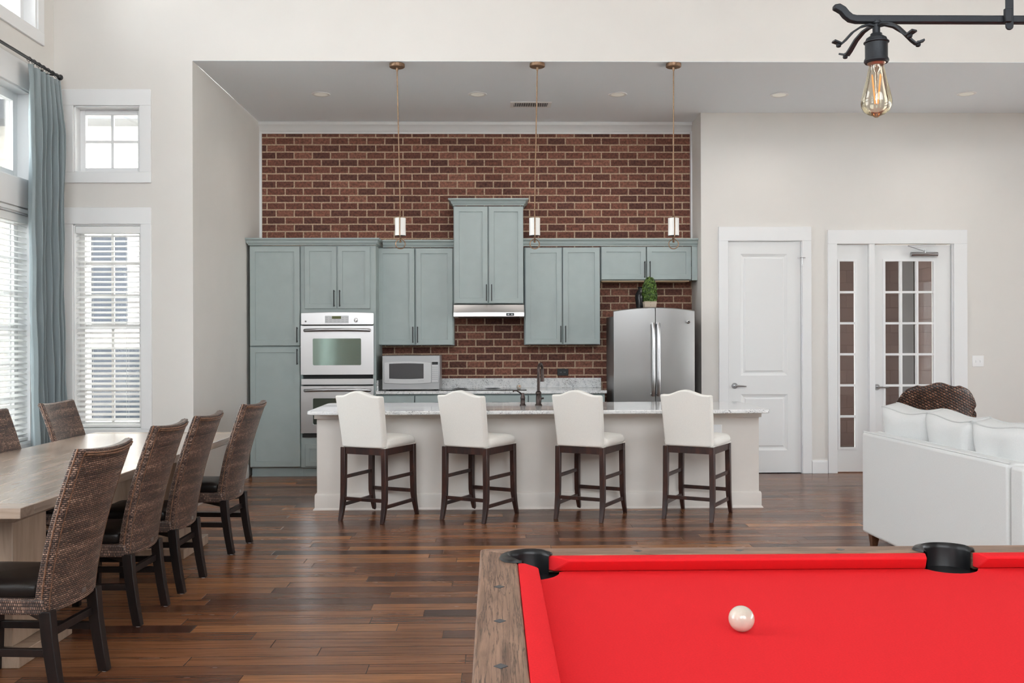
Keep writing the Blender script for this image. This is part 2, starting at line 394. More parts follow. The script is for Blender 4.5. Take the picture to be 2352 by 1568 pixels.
def wood(name, stops, scale=(3, 40, 40), rough=0.5, crack=False, bmp=0.15, kind='Object', coat=0.0, spec=0.5):
    m, n, b = newmat(name); setp(b, rough=rough, coat=coat, coatr=0.25, spec=spec)
    mp = uvn(n, scale, kind=kind)
    g = N(n, 'ShaderNodeTexNoise', Scale=1.0, Detail=6.0, Roughness=0.6, Distortion=0.8); n.links.new(mp.outputs[0], g.inputs['Vector'])
    r = ramp(n, g.outputs[0], stops); src = r.outputs[0]
    if crack:
        mp2 = uvn(n, tuple((s_ * 1.6 if s_ > 20 else s_ * 0.5) for s_ in scale), kind=kind)
        v = N(n, 'ShaderNodeTexNoise', Scale=1.0, Detail=5.0, Roughness=0.6, Distortion=0.25); n.links.new(mp2.outputs[0], v.inputs['Vector'])
        c = ramp(n, v.outputs[0], [(0.40, (1, 1, 1)), (0.465, (1, 1, 1)), (0.495, (0.18, 0.16, 0.16)), (0.525, (1, 1, 1)), (0.6, (1, 1, 1))])
        mul = N(n, 'ShaderNodeMix', data_type='RGBA', blend_type='MULTIPLY'); mul.inputs[0].default_value = 0.95; n.links.new(src, mul.inputs[6]); n.links.new(c.outputs[0], mul.inputs[7]); src = mul.outputs[2]
    n.links.new(src, b.inputs['Base Color']); bump(n, b, g.outputs[0], bmp, 0.004); return m
tb = [(0.25, (0.20, 0.145, 0.105)), (0.45, (0.36, 0.275, 0.215)), (0.6, (0.46, 0.36, 0.29)), (0.8, (0.56, 0.455, 0.38))]
M['tabtop'] = wood('washed_oak_top', tb, (18, 1.6, 18), 0.24, coat=0.6)
M['tabend'] = wood('washed_oak_cross', tb, (2.0, 14, 14), 0.34, coat=0.3)
M['tableg'] = wood('washed_oak_leg', [(0.25, (0.22, 0.15, 0.11)), (0.5, (0.36, 0.26, 0.19)), (0.8, (0.47, 0.35, 0.27))], (14, 14, 2), 0.45)
rb = [(0.25, (0.12, 0.066, 0.043)), (0.45, (0.225, 0.132, 0.089)), (0.6, (0.30, 0.178, 0.121)), (0.8, (0.39, 0.24, 0.165))]
M['railx'] = wood('weathered_rail_along', rb, (5, 55, 55), 0.42, crack=True, bmp=0.35)
M['raily'] = wood('weathered_rail_across', rb, (55, 5, 55), 0.42, crack=True, bmp=0.35)
M['stoolwood'] = wood('espresso_wood', [(0.3, (0.014, 0.010, 0.010)), (0.55, (0.045, 0.018, 0.013)), (0.75, (0.085, 0.028, 0.018))], (18, 18, 4), 0.36, bmp=0.05)
M['chairleg'] = wood('dark_chair_wood', [(0.3, (0.006, 0.004, 0.004)), (0.7, (0.018, 0.010, 0.008))], (20, 20, 4), 0.42, bmp=0.05, spec=0.3)

def weave(name, bw, rh, mort, cols, dark, strength=0.9, rot=0.0, dist=0.004, coat=0.3, band=False):
    m, n, b = newmat(name); setp(b, rough=0.42, coat=coat, coatr=0.3)
    mp = uvn(n, (1, 1, 1), (0, 0, rot)); L = n.links
    sp = n.nodes.new('ShaderNodeSeparateXYZ'); L.new(mp.outputs[0], sp.inputs[0])
    bt = N(n, 'ShaderNodeTexBrick', Scale=1.0); bt.offset = 0.5
    bt.inputs['Brick Width'].default_value = bw; bt.inputs['Row Height'].default_value = rh; bt.inputs['Mortar Size'].default_value = mort; bt.inputs['Mortar Smooth'].default_value = 1.0
    bt.inputs['Color1'].default_value = (0, 0, 0, 1); bt.inputs['Color2'].default_value = (1, 1, 1, 1); bt.inputs['Mortar'].default_value = (0.5, 0.5, 0.5, 1)
    L.new(mp.outputs[0], bt.inputs['Vector'])
    nz = N(n, 'ShaderNodeTexNoise', Scale=1.0, Detail=2.0); mpb = uvn(n, (2.0, 26, 1) if band else (14, 14, 14)); L.new(mpb.outputs[0], nz.inputs['Vector'])
    ad = N(n, 'ShaderNodeMath', operation='MULTIPLY_ADD'); L.new(bt.outputs['Color'], ad.inputs[0]); ad.inputs[1].default_value = 0.5
    sb = N(n, 'ShaderNodeMath', operation='MULTIPLY_ADD'); L.new(nz.outputs[0], sb.inputs[0]); sb.inputs[1].default_value = 1.3; sb.inputs[2].default_value = -0.40
    L.new(sb.outputs[0], ad.inputs[2])
    r = ramp(n, ad.outputs[0], cols)
    mx = N(n, 'ShaderNodeMix', data_type='RGBA'); L.new(bt.outputs['Fac'], mx.inputs[0]); L.new(r.outputs[0], mx.inputs[6]); mx.inputs[7].default_value = (*dark, 1)
    L.new(mx.outputs[2], b.inputs['Base Color'])
    inv = N(n, 'ShaderNodeMath', operation='SUBTRACT'); inv.inputs[0].default_value = 1.0; L.new(bt.outputs['Fac'], inv.inputs[1])
    bump(n, b, inv.outputs[0], strength, dist); return m
wc = [(0.05, (0.055, 0.036, 0.034)), (0.35, (0.125, 0.075, 0.058)), (0.6, (0.25, 0.145, 0.105)), (0.9, (0.50, 0.32, 0.235))]
M['wicker'] = weave('woven_wicker', 0.0155, 0.0085, 0.0026, wc, (0.010, 0.007, 0.007), band=True)
M['wickeredge'] = weave('wicker_edge', 0.0085, 0.013, 0.0024, wc, (0.010, 0.007, 0.007))
M['hyacinth'] = weave('woven_hyacinth', 0.032, 0.021, 0.009, [(0.1, (0.05, 0.018, 0.010)), (0.4, (0.15, 0.055, 0.028)), (0.7, (0.30, 0.12, 0.065)), (1.0, (0.60, 0.36, 0.25))], (0.008, 0.005, 0.004), strength=1.0, dist=0.015, coat=0.4, rot=0.45)

def mk_granite():
    m, n, b = newmat('white_granite'); setp(b, rough=0.10, coat=0.3, coatr=0.03); L = n.links
    mp = uvn(n, kind='Object')
    a = N(n, 'ShaderNodeTexNoise', Scale=22.0, Detail=5.0, Roughness=0.7); L.new(mp.outputs[0], a.inputs['Vector'])
    c1 = ramp(n, a.outputs[0], [(0.28, (0.40, 0.41, 0.43)), (0.38, (0.62, 0.63, 0.64)), (0.46, (0.76, 0.765, 0.77)), (0.7, (0.84, 0.84, 0.83))])
    v = N(n, 'ShaderNodeTexNoise', Scale=120.0, Detail=2.0, Roughness=0.6, Distortion=1.2); L.new(mp.outputs[0], v.inputs['Vector'])
    big = N(n, 'ShaderNodeTexNoise', Scale=7.0, Detail=2.0); L.new(mp.outputs[0], big.inputs['Vector'])
    ad = N(n, 'ShaderNodeMath', operation='MULTIPLY_ADD'); L.new(big.outputs[0], ad.inputs[0]); ad.inputs[1].default_value = 0.45; L.new(v.outputs[0], ad.inputs[2])
    s = ramp(n, ad.outputs[0], [(0.845, (1, 1, 1)), (0.88, (0.08, 0.08, 0.085))])
    mul = N(n, 'ShaderNodeMix', data_type='RGBA', blend_type='MULTIPLY'); mul.inputs[0].default_value = 0.95; L.new(c1.outputs[0], mul.inputs[6]); L.new(s.outputs[0], mul.inputs[7])
    L.new(mul.outputs[2], b.inputs['Base Color']); return m
M['granite'] = mk_granite()

def steel(name, col, rough, vertical=True):
    m, n, b = newmat(name); setp(b, col, rough, 1.0)
    b.inputs['Anisotropic'].default_value = 0.6
    mp = uvn(n, (2, 2, 220) if not vertical else (220, 220, 2), kind='Object')
    t = N(n, 'ShaderNodeTexNoise', Scale=1.0, Detail=3.0); n.links.new(mp.outputs[0], t.inputs['Vector'])
    mr = n.nodes.new('ShaderNodeMapRange'); mr.inputs['To Min'].default_value = rough - 0.05; mr.inputs['To Max'].default_value = rough + 0.07
    n.links.new(t.outputs[0], mr.inputs[0]); n.links.new(mr.outputs[0], b.inputs['Roughness']); bump(n, b, t.outputs[0], 0.05, 0.001); return m
M['steel'] = steel('brushed_steel', (0.72, 0.71, 0.715), 0.30, False)
M['steelv'] = steel('brushed_steel_door', (0.34, 0.335, 0.33), 0.30, True)
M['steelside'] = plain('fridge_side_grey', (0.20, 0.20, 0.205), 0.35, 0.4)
M['mwsilver'] = plain('silver_plastic', (0.37, 0.37, 0.375), 0.34, 0.35)
M['mwlight'] = plain('light_silver_plastic', (0.52, 0.52, 0.525), 0.3, 0.25)
M['ovenglass'] = plain('oven_glass_reflection_tint', (0.36, 0.47, 0.42), 0.07, 0.9)  # pale green base puts the bright window reflection into the colour
M['mwglass'] = plain('microwave_glass', (0.085, 0.085, 0.09), 0.12)
M['cooktop'] = plain('cooktop_glass', (0.012, 0.012, 0.013), 0.05)

def mk_glass(name, tint=(0.97, 0.98, 0.98), refl=0.10, gcol=(1, 1, 1)):
    m = bpy.data.materials.new(name); m.use_nodes = True; n = m.node_tree; n.nodes.clear()
    o = n.nodes.new('ShaderNodeOutputMaterial'); t = n.nodes.new('ShaderNodeBsdfTransparent'); g = n.nodes.new('ShaderNodeBsdfGlossy')
    t.inputs[0].default_value = (*tint, 1); g.inputs['Roughness'].default_value = 0.02; g.inputs[0].default_value = (*gcol, 1)
    lw = n.nodes.new('ShaderNodeFresnel'); lw.inputs[0].default_value = 1.45
    mr = n.nodes.new('ShaderNodeMath'); mr.operation = 'MULTIPLY_ADD'; mr.inputs[1].default_value = 0.9; mr.inputs[2].default_value = refl
    mr.use_clamp = True
    mx = n.nodes.new('ShaderNodeMixShader'); n.links.new(lw.outputs[0], mr.inputs[0]); n.links.new(mr.outputs[0], mx.inputs[0]); n.links.new(t.outputs[0], mx.inputs[1]); n.links.new(g.outputs[0], mx.inputs[2]); n.links.new(mx.outputs[0], o.inputs[0])
    return m
M['glass'] = mk_glass('window_glass', refl=0.0)
M['bulbglass'] = mk_glass('amber_bulb_glass', (0.97, 0.93, 0.84), 0.03, (1, 0.97, 0.9))
def emit(name, col, s):
    m = bpy.data.materials.new(name); m.use_nodes = True; n = m.node_tree; n.nodes.clear()
    o = n.nodes.new('ShaderNodeOutputMaterial'); x = n.nodes.new('ShaderNodeEmission'); x.inputs[0].default_value = (*col, 1); x.inputs[1].default_value = s
    n.links.new(x.outputs[0], o.inputs[0]); return m
M['filament'] = emit('glowing_filament', (1.0, 0.36, 0.11), 1.0)

def lapsiding(name, col, rowh=0.15, wobble=0.0, width=40.0, dark=(0.1,0.08,0.07), mort=0.006):
    m, n, b = newmat(name); setp(b, rough=0.7)
    mp = uvn(n); bt = N(n, 'ShaderNodeTexBrick', Scale=1.0); bt.offset = 0.5
    bt.inputs['Brick Width'].default_value = width; bt.inputs['Row Height'].default_value = rowh; bt.inputs['Mortar Size'].default_value = mort; bt.inputs['Mortar Smooth'].default_value = 0.3
    bt.inputs['Color1'].default_value = (*col, 1); bt.inputs['Color2'].default_value = (*[c*0.85 for c in col], 1); bt.inputs['Mortar'].default_value = (*dark, 1)
    n.links.new(mp.outputs[0], bt.inputs['Vector']); n.links.new(bt.outputs[0], b.inputs['Base Color'])
    inv = N(n, 'ShaderNodeMath', operation='SUBTRACT'); inv.inputs[0].default_value = 1.0; n.links.new(bt.outputs['Fac'], inv.inputs[1]); bump(n, b, inv.outputs[0], 0.5, 0.01)
    return m
M['siding'] = lapsiding('cream_lap_siding', (0.72, 0.68, 0.60), 0.16, dark=(0.45, 0.42, 0.36))
M['shingle'] = lapsiding('brown_shingle', (0.17, 0.115, 0.10), 0.17, width=0.30, dark=(0.13, 0.085, 0.07), mort=0.005)
M['extglass'] = plain('dark_window_glass', (0.025, 0.03, 0.04), 0.1, spec=0.2)
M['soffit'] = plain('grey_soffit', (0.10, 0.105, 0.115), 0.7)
def leafmat(name, a, b_):
    m, n, b = newmat(name); setp(b, rough=0.5)
    t = N(n, 'ShaderNodeTexNoise', Scale=45.0, Detail=2.0); n.links.new(uvn(n, kind='Object').outputs[0], t.inputs['Vector'])
    r = ramp(n, t.outputs[0], [(0.35, a), (0.65, b_)]); n.links.new(r.outputs[0], b.inputs['Base Color']); return m
M['leaf'] = leafmat('boxwood_leaf', (0.010, 0.035, 0.006), (0.16, 0.26, 0.05))
M['shrub'] = leafmat('shrub_leaf', (0.03, 0.07, 0.015), (0.14, 0.22, 0.06))
M['pot'] = lapsiding('whitewashed_pot', (0.62, 0.52, 0.42), 0.016, width=9, dark=(0.30, 0.21, 0.15), mort=0.002)

# ------------------------------------------------------------------ room planes
YF = 8.55          # header wall plane over the kitchen opening and the window wall beside it
YB = 10.98         # brick wall
YD = 10.47         # wall with the two doors
YC = 10.37         # front of the tall cabinets
XL = onX(125, 780, 1).x  # placeholder, set below
XL = ax(125, YF)   # left wall
XA = ax(443, YF, 500)   # left side of the kitchen opening
XR = ax(1611, YD)  # return wall between brick and door wall
CZ = az(141, YF, 1176)  # kitchen ceiling height
XE, Y0, TOP = 9.0, -5.0, 7.6
print('XL %.3f XA %.3f XR %.3f CZ %.3f' % (XL, XA, XR, CZ))

def wall_holes(u0, u1, z0, z1, holes):
    """list of solid rectangles (u0,u1,z0,z1) leaving holes open"""
    us = sorted({u0, u1} | {h[0] for h in holes} | {h[1] for h in holes}); out = []
    for a, b in zip(us[:-1], us[1:]):
        mid = (a + b) / 2; hs = sorted([(h[2], h[3]) for h in holes if h[0] < mid < h[1]]); z = z0
        for lo, hi in hs:
            if lo > z + 1e-5: out.append((a, b, z, lo))
            z = hi
        if z < z1 - 1e-5: out.append((a, b, z, z1))
    return out

# floor, ceilings
struct(MB().box((XL-0.3, Y0-0.2, -0.1), (XE+0.2, YB+0.2, 0)).build('floor', M['floor']))
struct(MB().box((XL-0.3, Y0-0.3, TOP), (XE+0.3, YF+0.2, TOP+0.1)).build('ceiling', M['greatceil']), 'white ceiling of the tall main room')
struct(MB().box((XA+0.0, YF+0.001, CZ), (XE-0.001, YB+0.25, CZ+0.2)).build('ceiling', M['ceil']), 'flat pale grey ceiling over the kitchen')
# front-facing header wall and the window wall left of the opening
w1 = (ax(170, YF, 320), ax(322, YF, 320), az(396, YF, 240), az(243, YF, 240))
w2 = (ax(169, YF, 750), ax(325, YF, 750), az(986, YF, 240), az(515, YF, 240))
mb = MB()
for a, b, c, d in wall_holes(XL, XA, 0, TOP, [w1, w2]): mb.box((a, YF, c), (b, YF+0.16, d))
mb.box((XA, YF, CZ+0.003), (XE, YF+0.16, TOP))
struct(mb.build('wall_front', M['wall']))
# kitchen side wall
struct(MB().box((XA-0.2, YF+0.1605, 0), (XA, YB+0.2, CZ-0.0005)).build('wall_kitchen_side', M['wall']))
BX0 = ax(602, YB, 400)
struct(MB().box((XA, YB, 0), (XR+0.02, YB+0.2, CZ)).build('wall_brick', M['brick']))
struct(MB().box((XA+0.001, YB-0.018, az(545, YC)), (BX0, YB-0.0005, CZ-0.1)).build('trim_1', M['trim']), 'narrow white corner strip left of the brick')
struct(MB().box((XR-0.016, YB-0.05, az(545, YC)), (XR+0.0, YB-0.0005, CZ-0.1)).build('trim_3', M['trim']), 'narrow white corner strip right of the brick')
# crown at ceiling
cz0 = az(308, YB)
prof = [(0.001, cz0), (0.012, cz0), (0.014, cz0+0.02), (0.022, cz0+0.026), (0.03, cz0+0.05), (0.06, cz0+0.085), (0.068, cz0+0.09), (0.07, CZ-0.001), (0.001, CZ-0.001)]
struct(MB().sweep([(XA+0.001, YB), (XR-0.001, YB)], prof, side=1).build('trim_2', M['trim'], bevel=0.002), 'white crown moulding above the brick')
# doors in the back wall
D1 = (ax(1672, YD, 800), ax(1842, YD, 800), 0, az(553, YD, 1760))
D2 = (ax(1922, YD, 800), ax(2190, YD, 800), 0, az(560, YD, 2060))
mb = MB()
for a, b, c, d in wall_holes(XR, XE, 0, CZ, [D1, D2]): mb.box((a, YD, c), (b, YD+0.16, d))
struct(mb.build('wall_back', M['wall']))
struct(MB().box((XR+0.001, YD+0.16, 0), (XR+0.12, YB+0.2, CZ)).build('wall_return', M['wall']))
FILL_WIN = [(0.3, 2.7, 0.25, 2.7), (3.2, 5.6, 0.25, 2.7), (6.1, 8.3, 0.25, 2.7)]  # unseen windows added to throw light up onto the kitchen ceiling
mb = MB()
for a, b, c, d in wall_holes(Y0, YB+0.2, 0, TOP, FILL_WIN): mb.box((XE, a, c), (XE+0.2, b, d))
struct(mb.build('wall_right', M['wall']))
# rear wall behind the camera; unseen windows set high to light the kitchen
RW = [(-3.5, 0.3, 2.9, 7.2), (0.8, 4.6, 2.9, 7.2)]
mb = MB()
for a, b, c, d in wall_holes(XL-0.2, XE+0.2, 0, TOP, RW): mb.box((a, Y0-0.2, c), (b, Y0, d))
struct(mb.build('wall_rear', M['wall']))
# left wall
ZB = 0.62
zlh = onX(0, 475, XL).z; ztb = onX(0, 395, XL).z; zth = onX(0, 177, XL).z; zub = onX(88, 72, XL).z
bays = [(5.2, 8.12), (1.6, 3.8), (-3.0, -0.8)]
LW = []
for a, b in bays: LW += [(a, b, ZB, zlh), (a, b, ztb, zth), (a, b + (0.11 if b > 8 else 0), zub, 5.2)]
mb = MB()
for a, b, c, d in wall_holes(Y0, YF+0.16, 0, TOP, LW): mb.box((XL-0.2, a, c), (XL, b, d))
struct(mb.build('wall_left', M['wall']))

# ------------------------------------------------------------------ windows
wn_count = [0]
def window(u0, u1, z0, z1, to, muntin_u=0, muntin_z=0, casing=0.105, head=0.14, sash=0.05, reveal=0.12, label=None, apron=None, panes=True, mid=False, cas=True):
    """to(u, v, z): u along wall, v into the wall (positive = outward)"""
    wn_count[0] += 1
    r = sgroup('window_%d' % wn_count[0], label)
    def B(lst, name, mat, par, bev=0.003):
        m_ = MB()
        for a, b in lst: m_.box(a, b)
        m_.map(lambda p: to(p.x, p.y, p.z)); return m_.build(name, mat, par, bevel=bev)
    if cas:
        ap = apron if apron is not None else casing
        B([((u0-casing, -0.02, z0), (u0, 0.0, z1)), ((u1, -0.02, z0), (u1+casing, 0, z1)),
           ((u0-casing, -0.022, z1), (u1+casing, 0, z1+head)), ((u0-casing, -0.022, z0-ap), (u1+casing, 0, z0))], 'casing', M['trim'], r)
    # jamb liner
    t = 0.012
    B([((u0, 0, z0), (u0+t, 0.16, z1)), ((u1-t, 0, z0), (u1, 0.16, z1)), ((u0, 0, z1-t), (u1, 0.16, z1)), ((u0, 0, z0), (u1, 0.16, z0+t))], 'jamb', M['trim'], r, 0.002)
    u0 += t; u1 -= t; z0 += t; z1 -= t; v = reveal
    L = [((u0, v-0.02, z0), (u0+sash, v+0.03, z1)), ((u1-sash, v-0.02, z0), (u1, v+0.03, z1)), ((u0+sash, v-0.02, z1-sash), (u1-sash, v+0.03, z1)), ((u0+sash, v-0.02, z0), (u1-sash, v+0.03, z0+sash))]
    if mid: zm = (z0+z1)/2; L.append(((u0+sash, v-0.015, zm-0.02), (u1-sash, v+0.03, zm+0.025)))
    B(L, 'sash', M['trim'], r)
    mt = []
    for k in range(1, muntin_u+1):
        c = u0+sash + (u1-u0-2*sash)*k/(muntin_u+1); mt.append(((c-0.011, v-0.004, z0+sash), (c+0.011, v+0.02, z1-sash)))
    for k in range(1, muntin_z+1):
        c = z0+sash + (z1-z0-2*sash)*k/(muntin_z+1); mt.append(((u0+sash, v-0.003, c-0.011), (u1-sash, v+0.019, c+0.011)))
    if mt: B(mt, 'muntins', M['trim'], r, 0)
    if panes: B([((u0+sash, v+0.006, z0+sash), (u1-sash, v+0.010, z1-sash))], 'pane', M['glass'], r, 0)
    return r
toF = lambda u, v, z: (u, YF+v, z)
toL = lambda u, v, z: (XL-v, u, z)
toR = lambda u, v, z: (u, Y0-v, z)
toQ = lambda u, v, z: (XE+v, u, z)
window(*w1, toF, 1, 1, casing=0.098, head=0.14, apron=0.092, sash=0.045, label='small square four-pane window high beside the curtain')
window(*w2, toF, 1, 5, casing=0.092, head=0.145, apron=0.09, sash=0.045, mid=True, label='tall window with blinds behind the dining table')
def leftbay(a, b, vis):
    ub = b + (0.11 if b > 8 else 0)
    window(a, b, ZB, zlh, toL, 2, 5, head=0.03, apron=0.12, sash=0.06, mid=True, label='wide lower left window with blinds' if vis else None)
    window(a, b, ztb, zth, toL, 2, 0, head=zub-0.105-0.13-zth if False else 0.22, apron=ztb-zlh-0.04, sash=0.07, label='transom window behind the curtain top' if vis else None)
    window(a, ub, zub, 5.2, toL, 2, 1, label='topmost left window near the ceiling' if vis else None)
    for z0, z1, e_ in ((ZB, zlh, b), (ztb, zth, b), (zub, 5.2, ub)):
        portal('window_daylight', (XL-0.19, (a+e_)/2, (z0+z1)/2), (1, 0, 0), e_-a, z1-z0)
for i, (a, b) in enumerate(bays): leftbay(a, b, i == 0)
for (a, b, c, d) in RW:
    window(a, b, c, d, toR, 1, 3, mid=True)
    portal('window_daylight', ((a+b)/2, Y0-0.19, (c+d)/2), (0, 1, 0), b-a, d-c)
for (a, b, c, d) in FILL_WIN:
    window(a, b, c, d, toQ, 1, 2)
    portal('window_daylight', (XE+0.19, (a+b)/2, (c+d)/2), (-1, 0, 0), b-a, d-c)
for q in (w1, w2): portal('window_daylight', ((q[0]+q[1])/2, YF+0.155, (q[2]+q[3])/2), (0, -1, 0), q[1]-q[0], q[3]-q[2])

def blind(label, u0, u1, z0, z1, to, vmid=0.045, pitch=0.0445, tilt=0.38, stack=0):
    t = thing('window_blind', label, 'blind', to((u0+u1)/2, vmid, z0))
    mp_ = lambda m_: m_.map(lambda p: to(p.x, p.y, p.z))
    mp_(MB().box((u0, vmid-0.032, z1-0.065), (u1, vmid+0.028, z1))).build('valance', M['blind'], t, bevel=0.004)
    m_ = MB(); z = z1 - 0.085; D = 0.025
    while z > z0 + 0.05:
        dz = D * math.sin(tilt); dy = D * math.cos(tilt)
        m_.add([(u0, vmid-dy, z-dz-0.0015), (u1, vmid-dy, z-dz-0.0015), (u1, vmid+dy, z+dz-0.0015), (u0, vmid+dy, z+dz-0.0015),
                (u0, vmid-dy, z-dz+0.0015), (u1, vmid-dy, z-dz+0.0015), (u1, vmid+dy, z+dz+0.0015), (u0, vmid+dy, z+dz+0.0015)],
               [(0,3,2,1),(4,5,6,7),(0,1,5,4),(1,2,6,5),(2,3,7,6),(3,0,4,7)]); z -= pitch
    mp_(m_).build('slats', M['blind'], t)
    mp_(MB().box((u0, vmid-0.027, z0+0.005), (u1, vmid+0.027, z0+0.028))).build('bottom_rail', M['blind'], t, bevel=0.003)
    m_ = MB()
    for k in ((0.22, 0.78) if u1-u0 < 1.2 else (0.1, 0.37, 0.63, 0.9)):
        for s_ in (-0.027, 0.027): m_.tube([(u0+(u1-u0)*k, vmid+s_, z0+0.02), (u0+(u1-u0)*k, vmid+s_, z1-0.06)], 0.0012, 5)
    mp_(m_).build('ladder_cords', M['blind'], t)
    return t
blind('white slatted blind in the window beside the kitchen opening', w2[0]+0.014, w2[1]-0.014, w2[2]+0.015, w2[3]-0.014, toF)
blind('white slatted blind on the large side window behind the curtain', bays[0][0]+0.02, bays[0][1]-0.02, ZB+0.015, zlh-0.014, toL)

# ------------------------------------------------------------------ baseboards
bb = [(0.0, 0.0), (0.018, 0.0), (0.018, 0.12), (0.012, 0.135), (0.0, 0.14)]
struct(MB().sweep([(D1[1]+0.105, YD), (D2[0]-0.105, YD)], bb).build('baseboard_back', M['trim']))
struct(MB().sweep([(D2[1]+0.15, YD), (XE, YD)], bb).build('baseboard_back', M['trim']))
struct(MB().sweep([(XL, Y0), (XL, YF), (XA+0.001, YF), (XA+0.001, YC+0.02)], bb).build('baseboard_left', M['trim']))

# ------------------------------------------------------------------ the panelled door and the glazed door
def lever(par, c, s):
    m_ = MB().lathe([(0.0, -0.006), (0.031, -0.006), (0.033, -0.002), (0.033, 0.0), (0.0, 0.0)], (c[0], c[1], c[2]), 24, 'y')
    m_.lathe([(0.011, -0.05), (0.011, 0.0)], c, 12, 'y')
    m_.tube([(c[0], c[1]-0.048, c[2]), (c[0]+s*0.03, c[1]-0.052, c[2]+0.001), (c[0]+s*0.07, c[1]-0.05, c[2]-0.001), (c[0]+s*0.115, c[1]-0.046, c[2]-0.004)], [0.011, 0.010, 0.008, 0.007], 10)
    return m_.build('lever_handle', M['nickel'], par, smooth=True)
dr = sgroup('door_1', 'white two-panel door right of the fridge')
x0, x1, zt = D1[0], D1[1], D1[3]
MB().box((x0-0.1, YD-0.02, 0), (x0, YD, zt)).box((x1, YD-0.02, 0), (x1+0.1, YD, zt)).box((x0-0.1, YD-0.022, zt), (x1+0.1, YD, zt+0.15)).build('casing', M['trim'], dr, bevel=0.002)
MB().ring(x0, x1, 0, zt, 0.006, YD-0.001, YD+0.158, wb=0).build('jamb', M['trim'], dr)
l0, l1, lz = x0+0.01, x1-0.01, zt-0.01; yd = YD+0.012
p1 = (ax(1702, YD), ax(1809, YD), az(862, YD, 1750), az(583, YD, 1750)); p2 = (p1[0]+0.002, p1[1]+0.002, az(1034, YD, 1780), az(905, YD, 1780))
leaf = MB()
for a, b, c, d in wall_holes(l0, l1, 0.008, lz, [p1, p2]): leaf.box((a, yd, c), (b, yd+0.04, d))
for p in (p1, p2): leaf.nested(*p, [(0, yd), (0.006, yd+0.004), (0.03, yd+0.014), (0.036, yd+0.012), (0.042, yd+0.012), (0.052, yd+0.004), (0.056, yd+0.004)])
lf = leaf.build('door_leaf', M['door'], dr)
lever(dr, (ax(1688, YD, 886), yd, az(886, YD, 1688)), 1)
for py in (601, 737, 873, 1012):
    z = az(py, YD, 1838); MB().tube([(x1-0.004, YD-0.008, z-0.045), (x1-0.004, YD-0.008, z+0.045)], 0.008, 8).build('hinge', M['trim'], dr)
z = az(592, YD, 1838)
MB().tube([(x1-0.035, YD-0.03, z), (x1+0.03, YD-0.03, z)], 0.004, 8).tube([(x1-0.004, YD-0.03, z+0.01), (x1-0.004, YD-0.03, z-0.07)], 0.004, 8).tube([(x1-0.035, YD-0.03, z), (x1-0.035, YD+0.012, z)], 0.006, 8).build('hinge_pin_stop', M['chrome'], dr)

dr = sgroup('door_2', 'white glazed door with sidelight beside the light switch')
x0, x1, zt = D2[0], D2[1], D2[3]
MB().box((x0-0.1, YD-0.02, 0), (x0, YD, zt)).box((x1, YD-0.02, 0), (x1+0.145, YD, zt)).box((x0-0.1, YD-0.022, zt), (x1+0.145, YD, zt+0.15)).build('casing', M['trim'], dr, bevel=0.002)
xm0, xm1 = ax(1996, YD), ax(2009, YD)
MB().box((xm0, YD-0.015, 0), (xm1, YD+0.12, zt)).build('mullion_post', M['trim'], dr, bevel=0.002)
def glazed(par, a, b, z0, z1, g, nu, nz, y, name):
    gx0, gx1, gz0, gz1 = g
    m_ = MB()
    for q in wall_holes(a, b, z0, z1, [g]): m_.box((q[0], y, q[2]), (q[1], y+0.042, q[3]))
    lf_ = m_.build(name, M['door'], par)
    m_ = MB().ring(gx0-0.02, gx1+0.02, gz0-0.02, gz1+0.02, 0.024, y-0.010, y+0.002)
    for k in range(1, nu): c = gx0+(gx1-gx0)*k/nu; m_.box((c-0.012, y-0.006, gz0), (c+0.012, y+0.03, gz1))
    for k in range(1, nz): c = gz0+(gz1-gz0)*k/nz; m_.box((gx0, y-0.005, c-0.012), (gx1, y+0.029, c+0.012))
    m_.build('muntins', M['trim'], lf_)
    MB().box((gx0, y+0.018, gz0), (gx1, y+0.022, gz1)).build('pane', M['glass'], lf_)
    return lf_
gl = (ax(1930, YD), ax(1967, YD), az(1028, YD, 1950), az(599, YD, 1950))
glazed(dr, x0+0.004, xm0-0.002, 0.01, zt-0.004, gl, 1, 6, YD+0.03, 'sidelight')
gd = (ax(2034, YD), ax(2146, YD), az(1028, YD, 2090), az(599, YD, 2090))
lf = glazed(dr, xm1+0.004, ax(2185, YD), 0.012, zt-0.012, gd, 3, 6, YD+0.02, 'door_leaf')
MB().box((ax(2187, YD), YD+0.005, 0), (x1, YD+0.12, zt)).build('jamb', M['trim'], dr)
lever(lf, (ax(2016, YD, 889), YD+0.02, az(889, YD, 2016)), 1)
c = onY(2122, 584, YD)
m_ = MB().box((c.x-0.13, YD-0.035, c.z-0.022), (c.x+0.13, YD+0.019, c.z+0.022)); m_.tube([(c.x-0.15, YD-0.02, c.z), (c.x+0.14, YD-0.02, c.z)], 0.024, 12)
m_.bar((c.x, YD-0.03, c.z+0.03), (c.x-0.21, YD-0.09, zt-0.03), 0.018, 0.006).bar((c.x-0.21, YD-0.09, zt-0.025), (c.x+0.12, YD-0.025, zt-0.012), 0.018, 0.006).tube([(c.x, YD-0.03, c.z+0.01), (c.x, YD-0.03, c.z+0.045)], 0.01, 8)
m_.build('door_closer', M['nickel'], lf, bevel=0.002)
